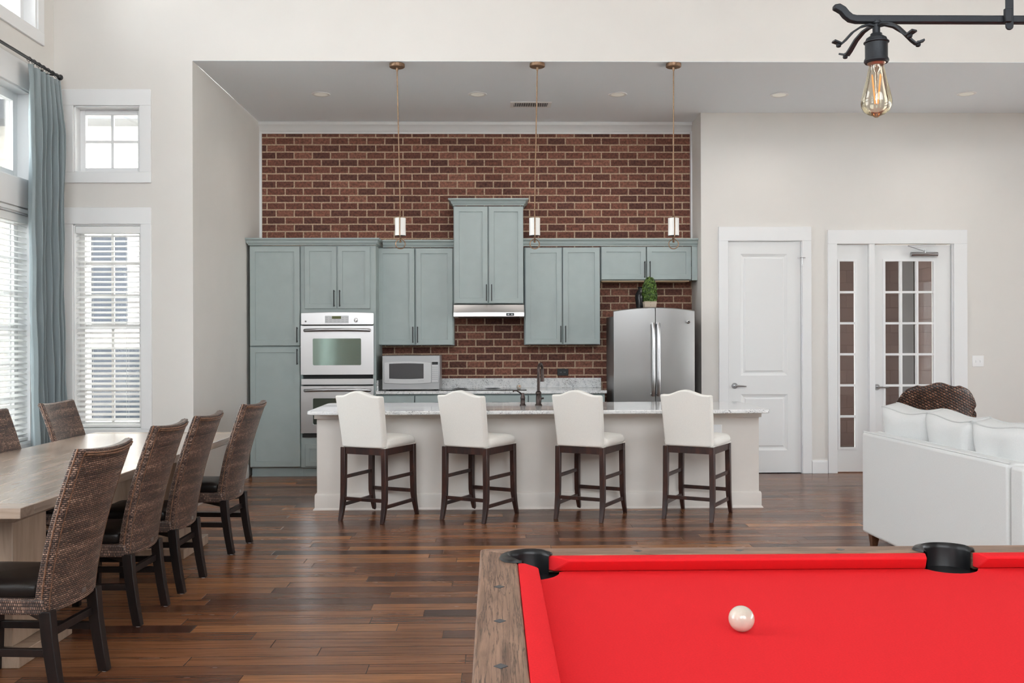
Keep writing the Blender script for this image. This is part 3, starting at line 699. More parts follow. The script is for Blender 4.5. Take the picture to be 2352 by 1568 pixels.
# light switch
c = onY(2246, 829, YD)
t = thing('light_switch', 'white double toggle switch plate on the beige wall right of the glazed door', 'light switch', (c.x, YD, c.z))
MB().box((c.x-0.064, YD-0.006, c.z-0.06), (c.x+0.064, YD, c.z+0.06)).build('plate', M['switchw'], t, bevel=0.003)
for s_ in (-1, 1): MB().box((c.x+s_*0.024-0.005, YD-0.016, c.z-0.014), (c.x+s_*0.024+0.005, YD-0.005, c.z+0.010)).build('toggle', M['switchw'], t, bevel=0.001)

# porch beyond the glazed door
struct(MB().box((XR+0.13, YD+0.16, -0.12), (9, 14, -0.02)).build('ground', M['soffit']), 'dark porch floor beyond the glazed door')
struct(MB().box((XR+0.13, 13.2, -0.1), (6.3, 13.4, 3.2)).build('wall_porch', M['shingle']))
xs5 = ax(2111, 13.0)
struct(MB().box((xs5, YD+0.9, -0.02), (xs5+0.07, 13.2, 3.2)).build('wall_porch_side', M['shingle']))
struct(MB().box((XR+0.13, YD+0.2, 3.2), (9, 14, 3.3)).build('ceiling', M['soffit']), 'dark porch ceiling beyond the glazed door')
struct(MB().box((ax(2070, 13.12), 13.12, 0), (xs5-0.02, 13.198, 2.6)).build('door_3', plain('grey_door_paint', (0.30, 0.31, 0.32), 0.5)), 'grey panel seen through the glazed door')

# ------------------------------------------------------------------ kitchen cabinets
def shaker(par, px0, px1, py0, py1, Y, fw=0.057, name='door', th=0.044, X=None):
    if X: x0, x1, z0, z1 = X
    else:
        pm = (px0+px1)/2; x0, x1 = ax(px0, Y), ax(px1, Y); z1, z0 = az(py0, Y, pm), az(py1, Y, pm)
    m_ = MB().nested(x0, x1, z0, z1, [(0.0, Y+th), (0.0, Y+0.002), (0.002, Y), (fw, Y), (fw+0.0015, Y+0.012)])
    m_.add([(x0,Y+th,z0),(x1,Y+th,z0),(x1,Y+th,z1),(x0,Y+th,z1)], [(0,1,2,3)])
    return m_.build(name, M['cab'], par), (x0, x1, z0, z1)
def pull(par, x, z0, z1, Y):
    m_ = MB().box((x-0.005, Y-0.032, z0), (x+0.005, Y-0.022, z1))
    for z in (z0+0.012, z1-0.012): m_.box((x-0.005, Y-0.024, z-0.005), (x+0.005, Y, z+0.005))
    return m_.build('handle', M['black'], par, bevel=0.0015)
def crownprof(z, h, d):
    return [(0.0, z), (0.006, z), (0.008, z+0.18*h), (0.016, z+0.22*h), (0.022, z+0.38*h), (0.5*d, z+0.62*h), (0.78*d, z+0.74*h), (0.82*d, z+0.8*h), (d, z+0.84*h), (d, z+h), (0.0, z+h)]
YB1 = YB - 0.004
# tall pantry + oven unit
xa, xs, xb = ax(572, YC), ax(690.5, YC), ax(863, YC)
zc0, zc1 = az(563, YC, 720), az(547, YC, 720)
toe = 0.10
pan = thing('pantry_cabinet', 'tall blue-grey two-door pantry cabinet left of the double oven', 'cabinet', ((xa+xs)/2, YC+0.3, 0))
MB().box((xa, YC+0.045, toe), (xs-0.0005, YB1, zc0)).box((xa+0.01, YC+0.08, 0), (xs-0.0005, YB1, toe)).build('body', M['cab'], pan)
z_split = az(795, YC, 630)
d, q = shaker(pan, 574, 688.5, 565.5, 793.5, YC); pull(d, ax(683, YC), az(786, YC, 683), az(751, YC, 683), YC)
d, q = shaker(pan, 574, 688.5, 797, 1072, YC); pull(d, ax(683, YC), az(837, YC, 683), az(801, YC, 683), YC)
MB().box((xa+0.006, YC+0.078, 0), (xs, YC+0.085, 0.012)).build('toe_trim', M['cab'], pan)
ov = thing('oven_cabinet', 'tall blue-grey cabinet housing the stainless double oven', 'cabinet', ((xs+xb)/2, YC+0.3, 0))
ox0, ox1 = ax(691.5, YC), ax(858.5, YC); oz0, oz1 = az(1004, YC, 775), az(716, YC, 775)
mb = MB()
for a, b, c, dd in wall_holes(xs+0.0005, xb, toe, zc0, [(ox0+0.012, ox1-0.012, oz0+0.012, oz1-0.012)]): mb.box((a, YC+0.021, c), (b, YC+0.06, dd))
mb.box((xs+0.0005, YC+0.06, toe), (xs+0.02, YB1, zc0)).box((xb-0.02, YC+0.06, toe), (xb, YB1, zc0)).box((xs+0.02, YC+0.55, toe), (xb-0.02, YB1, zc0))
mb.box((xs+0.0005, YC+0.08, 0), (xb-0.01, YB1, toe)).box((xs+0.02, YC+0.06, oz1+0.02), (xb-0.02, YC+0.55, oz1+0.04)).box((xs+0.02, YC+0.06, zc0-0.02), (xb-0.02, YC+0.55, zc0))
mb.build('body', M['cab'], ov)
for pa, pb, hp in ((700, 773, 768), (776, 850, 781)):
    d, q = shaker(ov, pa, pb, 565.5, 708.5, YC, 0.05, th=0.02); pull(d, ax(hp, YC), az(704, YC, hp), az(666, YC, hp), YC)
d, q = shaker(ov, 700, 850, 1020, 1070, YC, 0.045, name='drawer', th=0.02)
MB().box(((q[0]+q[1])/2-0.08, YC-0.03, q[3]-0.045), ((q[0]+q[1])/2+0.08, YC-0.02, q[3]-0.035)).box(((q[0]+q[1])/2-0.075, YC-0.02, q[3]-0.045), ((q[0]+q[1])/2-0.065, YC, q[3]-0.035)).box(((q[0]+q[1])/2+0.065, YC-0.02, q[3]-0.045), ((q[0]+q[1])/2+0.075, YC, q[3]-0.035)).build('handle', M['black'], d)
cr_ = MB().sweep([(xa, YB1), (xa, YC+0.0), (xb, YC+0.0), (xb, YB1)], crownprof(zc0, zc1-zc0, 0.045), side=1)
cr_.map(lambda p: p)
o = cr_.build('cabinet_crown', M['cab']); tag(o, 'blue-grey crown moulding along the top of the tall cabinets', 'moulding')

# double oven
ov2 = thing('double_oven', 'stainless steel double wall oven with two windows and bar handles', 'oven', ((ox0+ox1)/2, YC+0.3, oz0))
MB().box((ox0+0.02, YC+0.04, oz0+0.02), (ox1-0.02, YC+0.53, oz1-0.02)).build('body', M['darkgap'], ov2)
def rr(x0, x1, z0, z1, r=0.03, arch=0.0, n=6):
    pts = []
    for cx, cz, a in ((x1-r, z1-r, 0), (x0+r, z1-r, 90), (x0+r, z0+r, 180), (x1-r, z0+r, 270)):
        for k in range(n+1):
            an = math.radians(a + 90*k/n); pts.append((cx + r*math.cos(an), cz + r*math.sin(an)))
    out = []
    for i, p in enumerate(pts):
        out.append(p)
        if i == n and arch:
            for k in range(1, 12):
                f_ = k/12; out.append((x1-r + (x0-x1+2*r)*f_, z1 + arch*math.sin(PI*f_)))
    return out
pz0, pz1 = az(745.5, YC, 775), az(717, YC, 775)
cp = MB().prism(rr(ox0, ox1, pz0, pz1-0.006, 0.012, 0.008), YC-0.012, YC+0.045, 'y').build('control_panel', M['steel'], ov2, bevel=0.004)
MB().box((ax(747, YC), YC-0.0135, az(742, YC, 775)), (ax(801, YC), YC-0.0118, az(725, YC, 775))).build('keypad', M['mwlight'], cp, bevel=0.0008)
MB().box((ax(763, YC), YC-0.0145, az(732, YC, 775)), (ax(784, YC), YC-0.0130, az(726, YC, 775))).build('display', M['display'], cp)
kb = MB()
for i in range(6):
    for j in range(3):
        if 2 <= i <= 3 and j == 0: continue
        xk = ax(751 + i*9.2, YC); zk = az(729.5 + j*4.6, YC, 775); kb.box((xk-0.012, YC-0.0145, zk-0.003), (xk+0.012, YC-0.0134, zk+0.003))
kb.build('keys', M['buttons'], cp)
c = onY(818, 735, YC)
MB().lathe([(0.0, -0.042), (0.014, -0.04), (0.020, -0.03), (0.022, -0.012), (0.024, -0.012)], (c.x, YC, c.z), 20, 'y').box((c.x-0.005, YC-0.05, c.z-0.022), (c.x+0.005, YC-0.03, c.z+0.018)).build('knob', M['chrome'], cp, bevel=0.002)
c = onY(702.5, 738, YC)
MB().lathe([(0.0, -0.0155), (0.009, -0.0155), (0.011, -0.0125), (0.011, -0.0118)], (c.x, YC, c.z), 18, 'y').build('round_badge', M['chrome'], cp)
MB().lathe([(0.0, -0.0165), (0.0065, -0.0165), (0.0065, -0.015)], (c.x, YC, c.z), 16, 'y').build('badge_centre', M['black'], cp)
def oven_door(py0, py1, wy0, wy1, hy, wl=718, wr=831):
    z1_, z0_ = az(py0, YC, 775), az(py1, YC, 775)
    d_ = MB()
    g = (ax(wl, YC), ax(wr, YC), az(wy1, YC, 775), az(wy0, YC, 775))
    for a, b, c_, e_ in wall_holes(ox0, ox1, z0_, z1_, [g]): d_.box((a, YC-0.02, c_), (b, YC+0.035, e_))
    d_.ring(*g, 0.005, YC-0.0215, YC-0.01)
    rc_ = 0.03
    for sx_, x_ in ((1, g[0]), (-1, g[1])):
        for sz_, z_ in ((1, g[2]), (-1, g[3])):
            cxx, czz = x_+sx_*rc_, z_+sz_*rc_
            pl = [(x_, z_)] + [(cxx-sx_*rc_*math.cos(a_), czz-sz_*rc_*math.sin(a_)) for a_ in [PI/2*k/6 for k in range(7)]]
            d_.prism(pl, YC-0.02, YC-0.012, 'y')
    d_ = d_.build('oven_door', M['steel'], ov2)
    MB().box((g[0], YC-0.014, g[2]), (g[1], YC-0.008, g[3])).build('window', M['ovenglass'], d_)
    zh = az(hy, YC, 775); xa_, xb_ = ax(701, YC), ax(850, YC)
    pts = [(xa_, YC-0.028, zh), (xa_+0.02, YC-0.05, zh+0.002)] + [(xa_+0.02+(xb_-xa_-0.04)*k/8, YC-0.055, zh+0.003+0.004*math.sin(PI*k/8)) for k in range(1, 8)] + [(xb_-0.02, YC-0.05, zh+0.002), (xb_, YC-0.028, zh)]
    m_ = MB().tube(pts, 0.0175, 14)
    for x_ in (xa_+0.01, xb_-0.01): m_.tube([(x_, YC-0.035, zh), (x_, YC-0.019, zh)], 0.011, 8)
    m_.build('handle', M['nickel'], d_, smooth=True)
oven_door(748, 860, 776, 839.5, 758.5)
MB().box((ox0+0.002, YC-0.006, az(883, YC, 775)), (ox1-0.002, YC+0.035, az(869.5, YC, 775))).build('middle_panel', M['steel'], ov2, bevel=0.002)
oven_door(886, 994, 913, 975, 896)
MB().box((ox0+0.01, YC-0.002, oz0+0.001), (ox1-0.01, YC+0.035, az(996, YC, 775))).build('vent', M['darkgap'], ov2)

# upper cabinets
YU = YB - 0.335
def upper(name, label, pxs, top, bottom, Y, doors, hy, crown_top, fw=0.055, xr=None):
    x0, x1 = ax(pxs[0], Y), ax(pxs[1], Y); pm = (pxs[0]+pxs[1])/2; z1, z0 = az(top, Y, pm), az(bottom, Y, pm)
    t_ = thing(name, label, 'cabinet', ((x0+x1)/2, Y+0.15, z0))
    MB().box((x0, Y+0.045, z0), (x1, YB1, z1)).build('body', M['cab'], t_)
    for (pa, pb, py0, py1, hp) in doors:
        d_, q_ = shaker(t_, pa, pb, py0, py1, Y, fw); pull(d_, ax(hp, Y), az(hy[1], Y, hp), az(hy[0], Y, hp), Y)
    return t_, x0, x1, z0, z1
tL, aL, bL, _, zL = upper('wall_cabinet', 'blue-grey double-door wall cabinet above the microwave', (865, 1042), 568, 793, YU, [(868, 952, 570, 791.5, 948.5), (955.5, 1040, 570, 791.5, 959.5)], (750, 787), None)
YH = YB - 0.42
tM, aM, bM, _, zM = upper('wall_cabinet', 'taller blue-grey double-door cabinet above the range hood', (1042, 1203), 472, 697.5, YH, [(1043.5, 1120.5, 474, 696, 1117.5), (1123.5, 1202, 474, 696, 1129.5)], (653, 691), None)
tR, aR, bR, _, zR = upper('wall_cabinet', 'blue-grey double-door wall cabinet between the hood and the fridge', (1205, 1379.5), 567, 791.5, YU, [(1207, 1290.5, 569, 790, 1288), (1293.5, 1378, 568, 790, 1299)], (748, 786), None)
tS, aS, bS, zS0, zS = upper('wall_cabinet', 'short wide blue-grey cabinet above the fridge', (1381, 1589.5), 565, 643.5, YU, [(1382, 1484, 566.5, 641.5, 1481), (1486.5, 1588, 566.5, 641.5, 1493)], (600, 638), None)
MB().box((bS+0.001, YU+0.01, zS0), (XR-0.002, YU+0.03, zS)).build('filler_strip', M['cab'], tS)
MB().box((aS+0.01, YU+0.05, zS0-0.012), (bS-0.02, YB1-0.01, zS0-0.0005)).build('underside', M['cabwood'], tS)
zt_ = az(551.5, YU, 950); o = MB().sweep([(xb+0.048, YU), (aM, YU)], crownprof(zL, zt_-zL, 0.05), side=1).build('cabinet_crown', M['cab']); tag(o, 'blue-grey crown moulding over the cabinet above the microwave', 'moulding')
zt_ = az(456.5, YH, 1123); o = MB().sweep([(aM, YB1), (aM, YH), (bM, YH), (bM, YB1)], crownprof(zM, zt_-zM, 0.055), side=1).build('cabinet_crown', M['cab']); tag(o, 'blue-grey crown moulding on the tallest cabinet over the hood', 'moulding')
zt_ = az(550, YU, 1400); o = MB().sweep([(bM, YU), (XR-0.003, YU)], crownprof(max(zR, zS), zt_-zR, 0.05), side=1).build('cabinet_crown', M['cab']); tag(o, 'blue-grey crown moulding running over the cabinets right of the hood', 'moulding')

# range hood
hx0, hx1 = ax(1042, YH), ax(1204, YH); hz1, hz0 = az(699, YH, 1123), az(728, YH, 1123)
t = thing('range_hood', 'slim stainless range hood under the tallest cabinet', 'range hood', ((hx0+hx1)/2, YH+0.1, hz0))
hp = [(YB1, hz1-0.001), (YH+0.01, hz1-0.001), (YH-0.05, hz0+0.055), (YH-0.055, hz0+0.05), (YH-0.055, hz0+0.004), (YH-0.04, hz0), (YB1, hz0)]
MB().prism(hp, hx0, hx1, 'x').build('canopy', M['steel'], t, bevel=0.003)
MB().box((ax(1163, YH-0.05), YH-0.0575, hz0+0.012), (ax(1181, YH-0.05), YH-0.0552, hz0+0.042)).build('control_plate', M['blackplastic'], t)
sw = MB()
for k in (-1, 1): sw.box((ax(1172, YH-0.05)+k*0.019-0.010, YH-0.062, hz0+0.02), (ax(1172, YH-0.05)+k*0.019+0.010, YH-0.0574, hz0+0.034))
sw.build('switches', M['buttons'], t)
MB().box((hx0+0.05, YH, hz0-0.004), (hx1-0.05, YB-0.1, hz0-0.0002)).build('filter', M['darkgap'], t)

# base cabinets + counter
YK = YC + 0.0
cx0, cx1 = xb + 0.001, ax(1394, YK-0.02); kz1 = az(897.5, YK-0.02, 1100); kz0 = kz1 - 0.032
cells = [(866, 951), (953, 1083), (1086, 1212), (1214, 1240), (1243, 1389)]
lab = ['blue-grey base cabinet under the microwave', 'blue-grey base cabinet under the cooktop', 'blue-grey base cabinet behind the soap dispenser', 'narrow blue-grey base cabinet behind the faucet', 'blue-grey base cabinet beside the fridge']
bxs = [cx0, ax(952, YK), ax(1084.5, YK), ax(1213, YK), ax(1241.5, YK), ax(1390, YK)]
for i, (pa, pb) in enumerate(cells):
    x0, x1 = bxs[i], bxs[i+1]-0.0005
    t = thing('base_cabinet', lab[i], 'cabinet', ((x0+x1)/2, YK+0.3, 0))
    MB().box((x0, YK+0.045, 0.1), (x1, YB1, kz0-0.001)).box((x0, YK+0.08, 0), (x1, YB1, 0.1)).build('body', M['cab'], t)
    X0, X1 = ax(pa, YK)+0.002, ax(pb, YK)-0.002
    zt = kz0-0.018; zm = zt - 0.15
    MB().box((X0, YK, zm), (X1, YK+0.044, zt)).build('drawer', M['cab'], t, bevel=0.002)
    if X1-X0 > 0.2:
        m_ = MB(); c = (X0+X1)/2; m_.box((c-0.09, YK-0.032, zm+0.07), (c+0.09, YK-0.022, zm+0.08))
        for s_ in (-1, 1): m_.box((c+s_*0.08-0.005, YK-0.024, zm+0.07), (c+s_*0.08+0.005, YK, zm+0.08))
        m_.build('handle', M['black'], t)
    d_, q_ = shaker(t, 0, 0, 0, 0, YK, 0.055 if X1-X0 > 0.2 else 0.03, X=(X0, X1, 0.11, zm-0.006))
    pull(d_, X1-0.02, zm-0.16, zm-0.03, YK)
t = thing('kitchen_counter', 'white speckled granite counter under the wall cabinets, against the brick', 'countertop', ((cx0+cx1)/2, YK+0.3, kz0))
MB().box((cx0, YK-0.02, kz0), (cx1, YB1, kz1)).build('slab', M['granite'], t, bevel=0.004)
bx1 = ax(1380.5, YB-0.03); bz = az(868, YB-0.03, 1200)
MB().box((cx0+0.0205, YB-0.026, kz1+0.0005), (bx1, YB1, bz)).build('backsplash', M['granite'], t, bevel=0.002)
MB().box((cx0+0.0005, YK+0.04, kz1+0.0005), (cx0+0.02, YB-0.027, bz)).build('side_splash', M['granite'], t, bevel=0.002)
# cooktop
t = thing('cooktop', 'black glass cooktop set flush in the granite counter under the hood', 'cooktop', (ax(1111, YK+0.25), YK+0.25, kz1))
MB().box((ax(1013, YK+0.1), YK+0.07, kz1+0.0005), (ax(1209, YK+0.1), YK+0.53, kz1+0.006)).build('glass_top', M['cooktop'], t, bevel=0.002)
rg = MB()
for (u, v, r_) in ((0.2, 0.16, 0.09), (0.2, 0.36, 0.07), (0.55, 0.16, 0.07), (0.55, 0.36, 0.09)):
    rg.lathe([(r_-0.002, 0.0062), (r_, 0.0064), (r_+0.002, 0.0062)], (ax(1013, YK+0.1)+u, YK+0.07+v, kz1), 32)
rg.build('burner_rings', M['buttons'], t)
c = onY(1192, 888, YK+0.2)
t = thing('salt_shaker_figurine', 'small round white figurine with red-orange speck on the counter by the faucet', 'figurine', (c.x, YK+0.2, kz1+0.0065))
z = kz1+0.0065
MB().lathe([(0.0, z), (0.016, z), (0.024, z+0.010), (0.027, z+0.024), (0.023, z+0.038), (0.012, z+0.047), (0.0, z+0.050)], (c.x, YK+0.2, 0), 18).build('body', M['ball'], t, smooth=True)
MB().lathe([(0.0, -0.004), (0.005, -0.003), (0.006, 0.0)], (c.x+0.006, YK+0.2-0.023, z+0.032), 10, 'y').build('speck', plain('orange_speck', (0.6, 0.12, 0.03), 0.5), t)
# outlet
c = onY(1292.5, 854.5, YB)
t = thing('wall_outlet', 'black rectangular outlet plate on the brick above the counter', 'outlet', (c.x, YB, c.z))
MB().box((c.x-0.062, YB-0.008, c.z-0.038), (c.x+0.062, YB-0.0005, c.z+0.038)).build('plate', M['blackplastic'], t, bevel=0.002)
m_ = MB()
for s_ in (-1, 1):
    for u in (-0.006, 0.006): m_.box((c.x+s_*0.022+u-0.0012, YB-0.0092, c.z-0.006), (c.x+s_*0.022+u+0.0012, YB-0.0078, c.z+0.006))
m_.build('slots', M['buttons'], t)

# microwave
YM = YK + 0.06
mx0, mx1 = ax(877.5, YM), ax(1010, YM); mz0 = kz1 + 0.012; mz1 = az(816.5, YM, 944)
t = thing('microwave', 'silver countertop microwave with bowed door left on the granite counter', 'microwave', ((mx0+mx1)/2, YM+0.2, kz1))
MB().box((mx0, YM+0.012, mz0), (mx1, YM+0.40, mz1)).build('body', M['mwsilver'], t, bevel=0.006)
MB().box((mx0+0.001, YM, mz0+0.001), (mx1-0.001, YM+0.0118, mz1-0.001)).build('front_frame', M['mwsilver'], t, bevel=0.004)
dx0, dx1 = ax(882.5, YM), ax(990, YM); dz0, dz1 = az(879, YM, 944), az(832, YM, 944)
def bow(x0, x1, z0, z1, s_, n=14):
    return [(x0+(x1-x0)*k/n, z1+s_*math.sin(PI*(0.12+0.76*k/n))-s_*0.4) for k in range(n+1)] + [(x1+(x0-x1)*k/n, z0-s_*math.sin(PI*(0.12+0.76*k/n))+s_*0.4) for k in range(n+1)]
dd = MB().prism(bow(dx0, dx1, dz0, dz1, 0.018), YM-0.014, YM-0.0002, 'y').build('door', M['mwlight'], t, bevel=0.003)
MB().prism(bow(ax(894, YM), ax(973, YM), az(869, YM, 930), az(835, YM, 930), 0.008), YM-0.0165, YM-0.0142, 'y').build('window', M['mwglass'], dd)
px0_, px1_ = ax(991.5, YM), ax(1006.5, YM)
pp = MB().box((px0_, YM-0.010, az(878, YM, 1000)), (px1_, YM-0.0002, az(829, YM, 1000))).build('control_panel', M['mwlight'], t, bevel=0.002)
MB().box((px0_+0.003, YM-0.012, az(837, YM, 1000)), (px1_-0.003, YM-0.0102, az(830.5, YM, 1000))).build('display', M['blackplastic'], pp)
m_ = MB()
for i in range(3):
    for j in range(7): m_.box((px0_+0.006+i*0.021, YM-0.0115, az(843+j*4.6, YM, 1000)-0.005), (px0_+0.021+i*0.021, YM-0.0102, az(843+j*4.6, YM, 1000)+0.005))
m_.build('keys', M['buttons'], pp)
c = onY(886.5, 874.5, YM); MB().lathe([(0.0, -0.0165), (0.006, -0.0165), (0.006, -0.0142)], (c.x, YM, c.z), 14, 'y').box((c.x+0.012, YM-0.0155, c.z-0.003), (c.x+0.035, YM-0.0142, c.z+0.003)).build('badge', M['buttons'], dd)
c = onY(967, 874.5, YM); MB().box((c.x-0.032, YM-0.0155, c.z-0.002), (c.x+0.032, YM-0.0142, c.z+0.002)).build('lettering_strip', M['buttons'], dd)
for u in (mx0+0.05, mx1-0.05):
    for v in (YM+0.06, YM+0.34): MB().lathe([(0.014, kz1+0.0005), (0.014, mz0+0.001)], (u, v, 0), 12).build('foot', M['black'], t)

# refrigerator
YR = 10.20
fx0, fx1, fxm = ax(1411, YR, 800), ax(1597.5, YR, 800), ax(1505.5, YR, 800)
fzt = az(712.5, YR, 1500); FB = 0.055
t = thing('refrigerator', 'stainless two-door refrigerator between the counter and the white wall', 'refrigerator', ((fx0+fx1)/2, YR+0.4, 0))
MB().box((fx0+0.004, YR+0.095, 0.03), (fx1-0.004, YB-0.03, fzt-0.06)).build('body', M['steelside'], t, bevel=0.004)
MB().box((fx0+0.03, YR+0.12, 0), (fx1-0.03, YB-0.1, 0.03)).build('base', M['darkgap'], t)
MB().box((fx0+0.01, YR+0.085, 0.03), (fx1-0.01, YR+0.095, fzt-0.02)).build('gasket', M['darkgap'], t)
def fdoor(xa_, xb_):
    m_ = MB(); n = 12; vv = []; zb = 0.08; mid = (fx0+fx1)/2; hw = (fx1-fx0)/2
    prof_ = []
    for k in range(n+1):
        x = xa_ + (xb_-xa_)*k/n; f_ = (x-mid)/hw; y = YR + 0.045*f_*f_; z = fzt + 0.036*(1-f_*f_) - 0.004
        prof_.append((x, y, z))
    vv = [(x, y, zb) for x, y, z in prof_] + [(x, y, z-0.008) for x, y, z in prof_] + [(x, y+0.010, z) for x, y, z in prof_] + [(x, YR+0.084, z) for x, y, z in prof_] + [(x, YR+0.084, zb) for x, y, z in prof_]
    c = n+1; ff = []
    for r_ in range(5):
        r2 = (r_+1) % 5
        for k in range(n): ff.append((r_*c+k, r_*c+k+1, r2*c+k+1, r2*c+k))
    ff.append(tuple(r_*c for r_ in range(5))); ff.append(tuple(r_*c+n for r_ in range(5))[::-1])
    return m_.add(vv, ff).build('door', M['steelv'], t, smooth=True, angle=25)
dl = fdoor(fx0, fxm-0.004); dr_ = fdoor(fxm+0.004, fx1)
for s_, par in ((-1, dl), (1, dr_)):
    xh = ax(1500.5 if s_ < 0 else 1513, YR-0.05); z1, z0 = az(743, YR-0.05, 1500), az(907, YR-0.05, 1500)
    pts = [(xh, YR+0.006, z1-0.01), (xh, YR-0.03, z1), (xh+s_*-0.002, YR-0.05, z1-0.06)] + [(xh-s_*0.002, YR-0.062, z1-0.06+(z0-z1+0.12)*k/6) for k in range(1, 6)] + [(xh, YR-0.05, z0+0.06), (xh, YR-0.03, z0), (xh, YR+0.006, z0+0.01)]
    MB().tube(pts, 0.019, 14).build('handle', M['fridgehandle'], par, smooth=True)
c = onY(1582, 738.5, YR)
MB().lathe([(0.0, 0.002), (0.012, 0.002), (0.019, 0.008), (0.0195, 0.04)], (c.x, YR, c.z), 20, 'y').build('round_badge', M['chrome'], dr_)
MB().lathe([(0.0, -0.001), (0.008, -0.001), (0.008, 0.003)], (c.x, YR, c.z), 16, 'y').build('badge_centre', M['black'], dr_)
MB().box((fx0+0.05, YR+0.09, fzt-0.055), (fx0+0.12, YR+0.2, fzt-0.02)).build('hinge_cover', M['steelside'], t)
# plant and vase on the fridge body
pz = fzt - 0.0595; YP = YR + 0.25
c = ax(1492.5, YP); z = pz
t = thing('potted_topiary', 'small clipped green topiary in a square whitewashed pot on the fridge', 'plant', (c, YP, z))
ph = az(692, YP, 1492) - z
MB().add([(c-0.05, YP-0.05, z), (c+0.05, YP-0.05, z), (c+0.05, YP+0.05, z), (c-0.05, YP+0.05, z), (c-0.068, YP-0.068, z+ph), (c+0.068, YP-0.068, z+ph), (c+0.068, YP+0.068, z+ph), (c-0.068, YP+0.068, z+ph)], [(0,3,2,1),(4,5,6,7),(0,1,5,4),(1,2,6,5),(2,3,7,6),(3,0,4,7)]).build('pot', M['pot'], t, bevel=0.003)
m_ = MB(); rng = random.Random(3); ptop = az(638, YP, 1492)
def leafball(m_, rng, cnt, c, rfun, z0, z1, ls):
    for _ in range(cnt):
        u = rng.random(); zz = z0 + (z1-z0)*u; r_ = rfun(u)*(0.72+0.32*rng.random()); an = rng.random()*2*PI
        p = Vector((c[0]+r_*math.cos(an), c[1]+r_*math.sin(an), zz)); nrm = Vector((math.cos(an), math.sin(an), rng.uniform(-0.3, 1.0))).normalized()
        a = nrm.cross(Vector((rng.uniform(-1, 1), rng.uniform(-1, 1), rng.uniform(-1, 1)))).normalized(); b = nrm.cross(a)
        s1 = ls*rng.uniform(0.7, 1.2); s2 = s1*0.55; q = nrm*s1*0.35
        m_.add([p-a*s1, p-b*s2+q, p+a*s1, p+b*s2+q], [(0, 1, 2, 3)])
rf = lambda u: 0.078*math.sqrt(max(0.0, 1-((u-0.38)/0.66)**2 if u > 0.38 else 1-((u-0.38)/0.75)**2*0.5))
leafball(m_, rng, 1100, (c, YP), rf, z+ph, ptop, 0.016)
m_.build('foliage', M['leaf'], t, recalc=False)
m_ = MB().lathe([(0.0, z+ph+0.001)]+[(rf(k/8)*0.7, z+ph+0.001+(ptop-z-ph-0.02)*k/8) for k in range(9)]+[(0.0, ptop-0.01)], (c, YP, 0), 12); m_.build('inner_foliage', M['leaf'], t)
c = ax(1477, YP+0.06); yv_ = YP + 0.15
t = thing('black_vase', 'glossy black shouldered vase behind the topiary on the fridge', 'vase', (c, yv_, z))
vh = az(659, yv_, 1471) - z
MB().lathe([(0.0, z), (0.040, z), (0.046, z+0.01), (0.062, z+vh*0.35), (0.073, z+vh*0.62), (0.070, z+vh*0.76), (0.050, z+vh*0.87), (0.036, z+vh*0.92), (0.040, z+vh*0.97), (0.046, z+vh), (0.040, z+vh), (0.030, z+vh*0.93), (0.0, z+vh*0.9)], (c, yv_, 0), 32).build('vase_body', M['vaseblack'], t, smooth=True, angle=60)

# ------------------------------------------------------------------ ceiling fittings
for i, (px, py, lb) in enumerate([(737, 216, 'recessed ceiling light above the double oven'), (1097, 216, 'recessed ceiling light just left of the ceiling vent'), (1419, 216.5, 'recessed ceiling light between the second and third pendants'), (1790, 217.5, 'recessed ceiling light above the white panelled door'), (2220, 215, 'recessed ceiling light above the glazed door')]):
    p = onZ(px, py, CZ)
    t = thing('recessed_light', lb, 'recessed light', (p.x, p.y, CZ), 'recessed lights in the kitchen ceiling')
    MB().lathe([(0.066, CZ-0.0005), (0.066, CZ-0.005), (0.09, CZ-0.006), (0.093, CZ-0.0005)], (p.x, p.y, 0), 32).build('trim_ring', M['switchw'], t, smooth=True)
    MB().lathe([(0.0, CZ-0.0012), (0.03, CZ-0.0015), (0.066, CZ-0.004)], (p.x, p.y, 0), 32).build('reflector', M['recessed'], t, smooth=True)
    ld = bpy.data.lights.new('recessed_fill', 'SPOT'); ld.energy = CAN_W; ld.color = (1.0, 0.93, 0.85); ld.spot_size = math.radians(150); ld.spot_blend = 0.9; ld.shadow_soft_size = 0.06  # fill added to brighten the kitchen; the fixtures look switched off
    lo = bpy.data.objects.new('recessed_fill', ld); scn.collection.objects.link(lo); lo.location = (p.x, p.y, CZ-0.07)
p = onZ(1219, 239.5, CZ)
t = thing('ceiling_vent', 'white slotted air vent in the kitchen ceiling', 'vent', (p.x, p.y, CZ))
MB().box((p.x-0.19, p.y-0.095, CZ-0.0035), (p.x+0.19, p.y+0.095, CZ-0.0005)).build('duct_opening', M['grille_dark'], t)
m_ = MB()
m_.box((p.x-0.212, p.y-0.115, CZ-0.008), (p.x+0.212, p.y-0.085, CZ-0.0006)).box((p.x-0.212, p.y+0.085, CZ-0.008), (p.x+0.212, p.y+0.115, CZ-0.0006)).box((p.x-0.212, p.y-0.085, CZ-0.008), (p.x-0.175, p.y+0.085, CZ-0.0006)).box((p.x+0.175, p.y-0.085, CZ-0.008), (p.x+0.212, p.y+0.085, CZ-0.0006))
m_.build('frame', M['switchw'], t)
m_ = MB()
for k in range(19): x = p.x-0.175+0.35*(k+0.5)/19; m_.bar((x-0.006, p.y-0.086, CZ-0.006), (x+0.006, p.y+0.086, CZ-0.006), 0.0065, 0.006)
m_.build('louvres', M['switchw'], t)

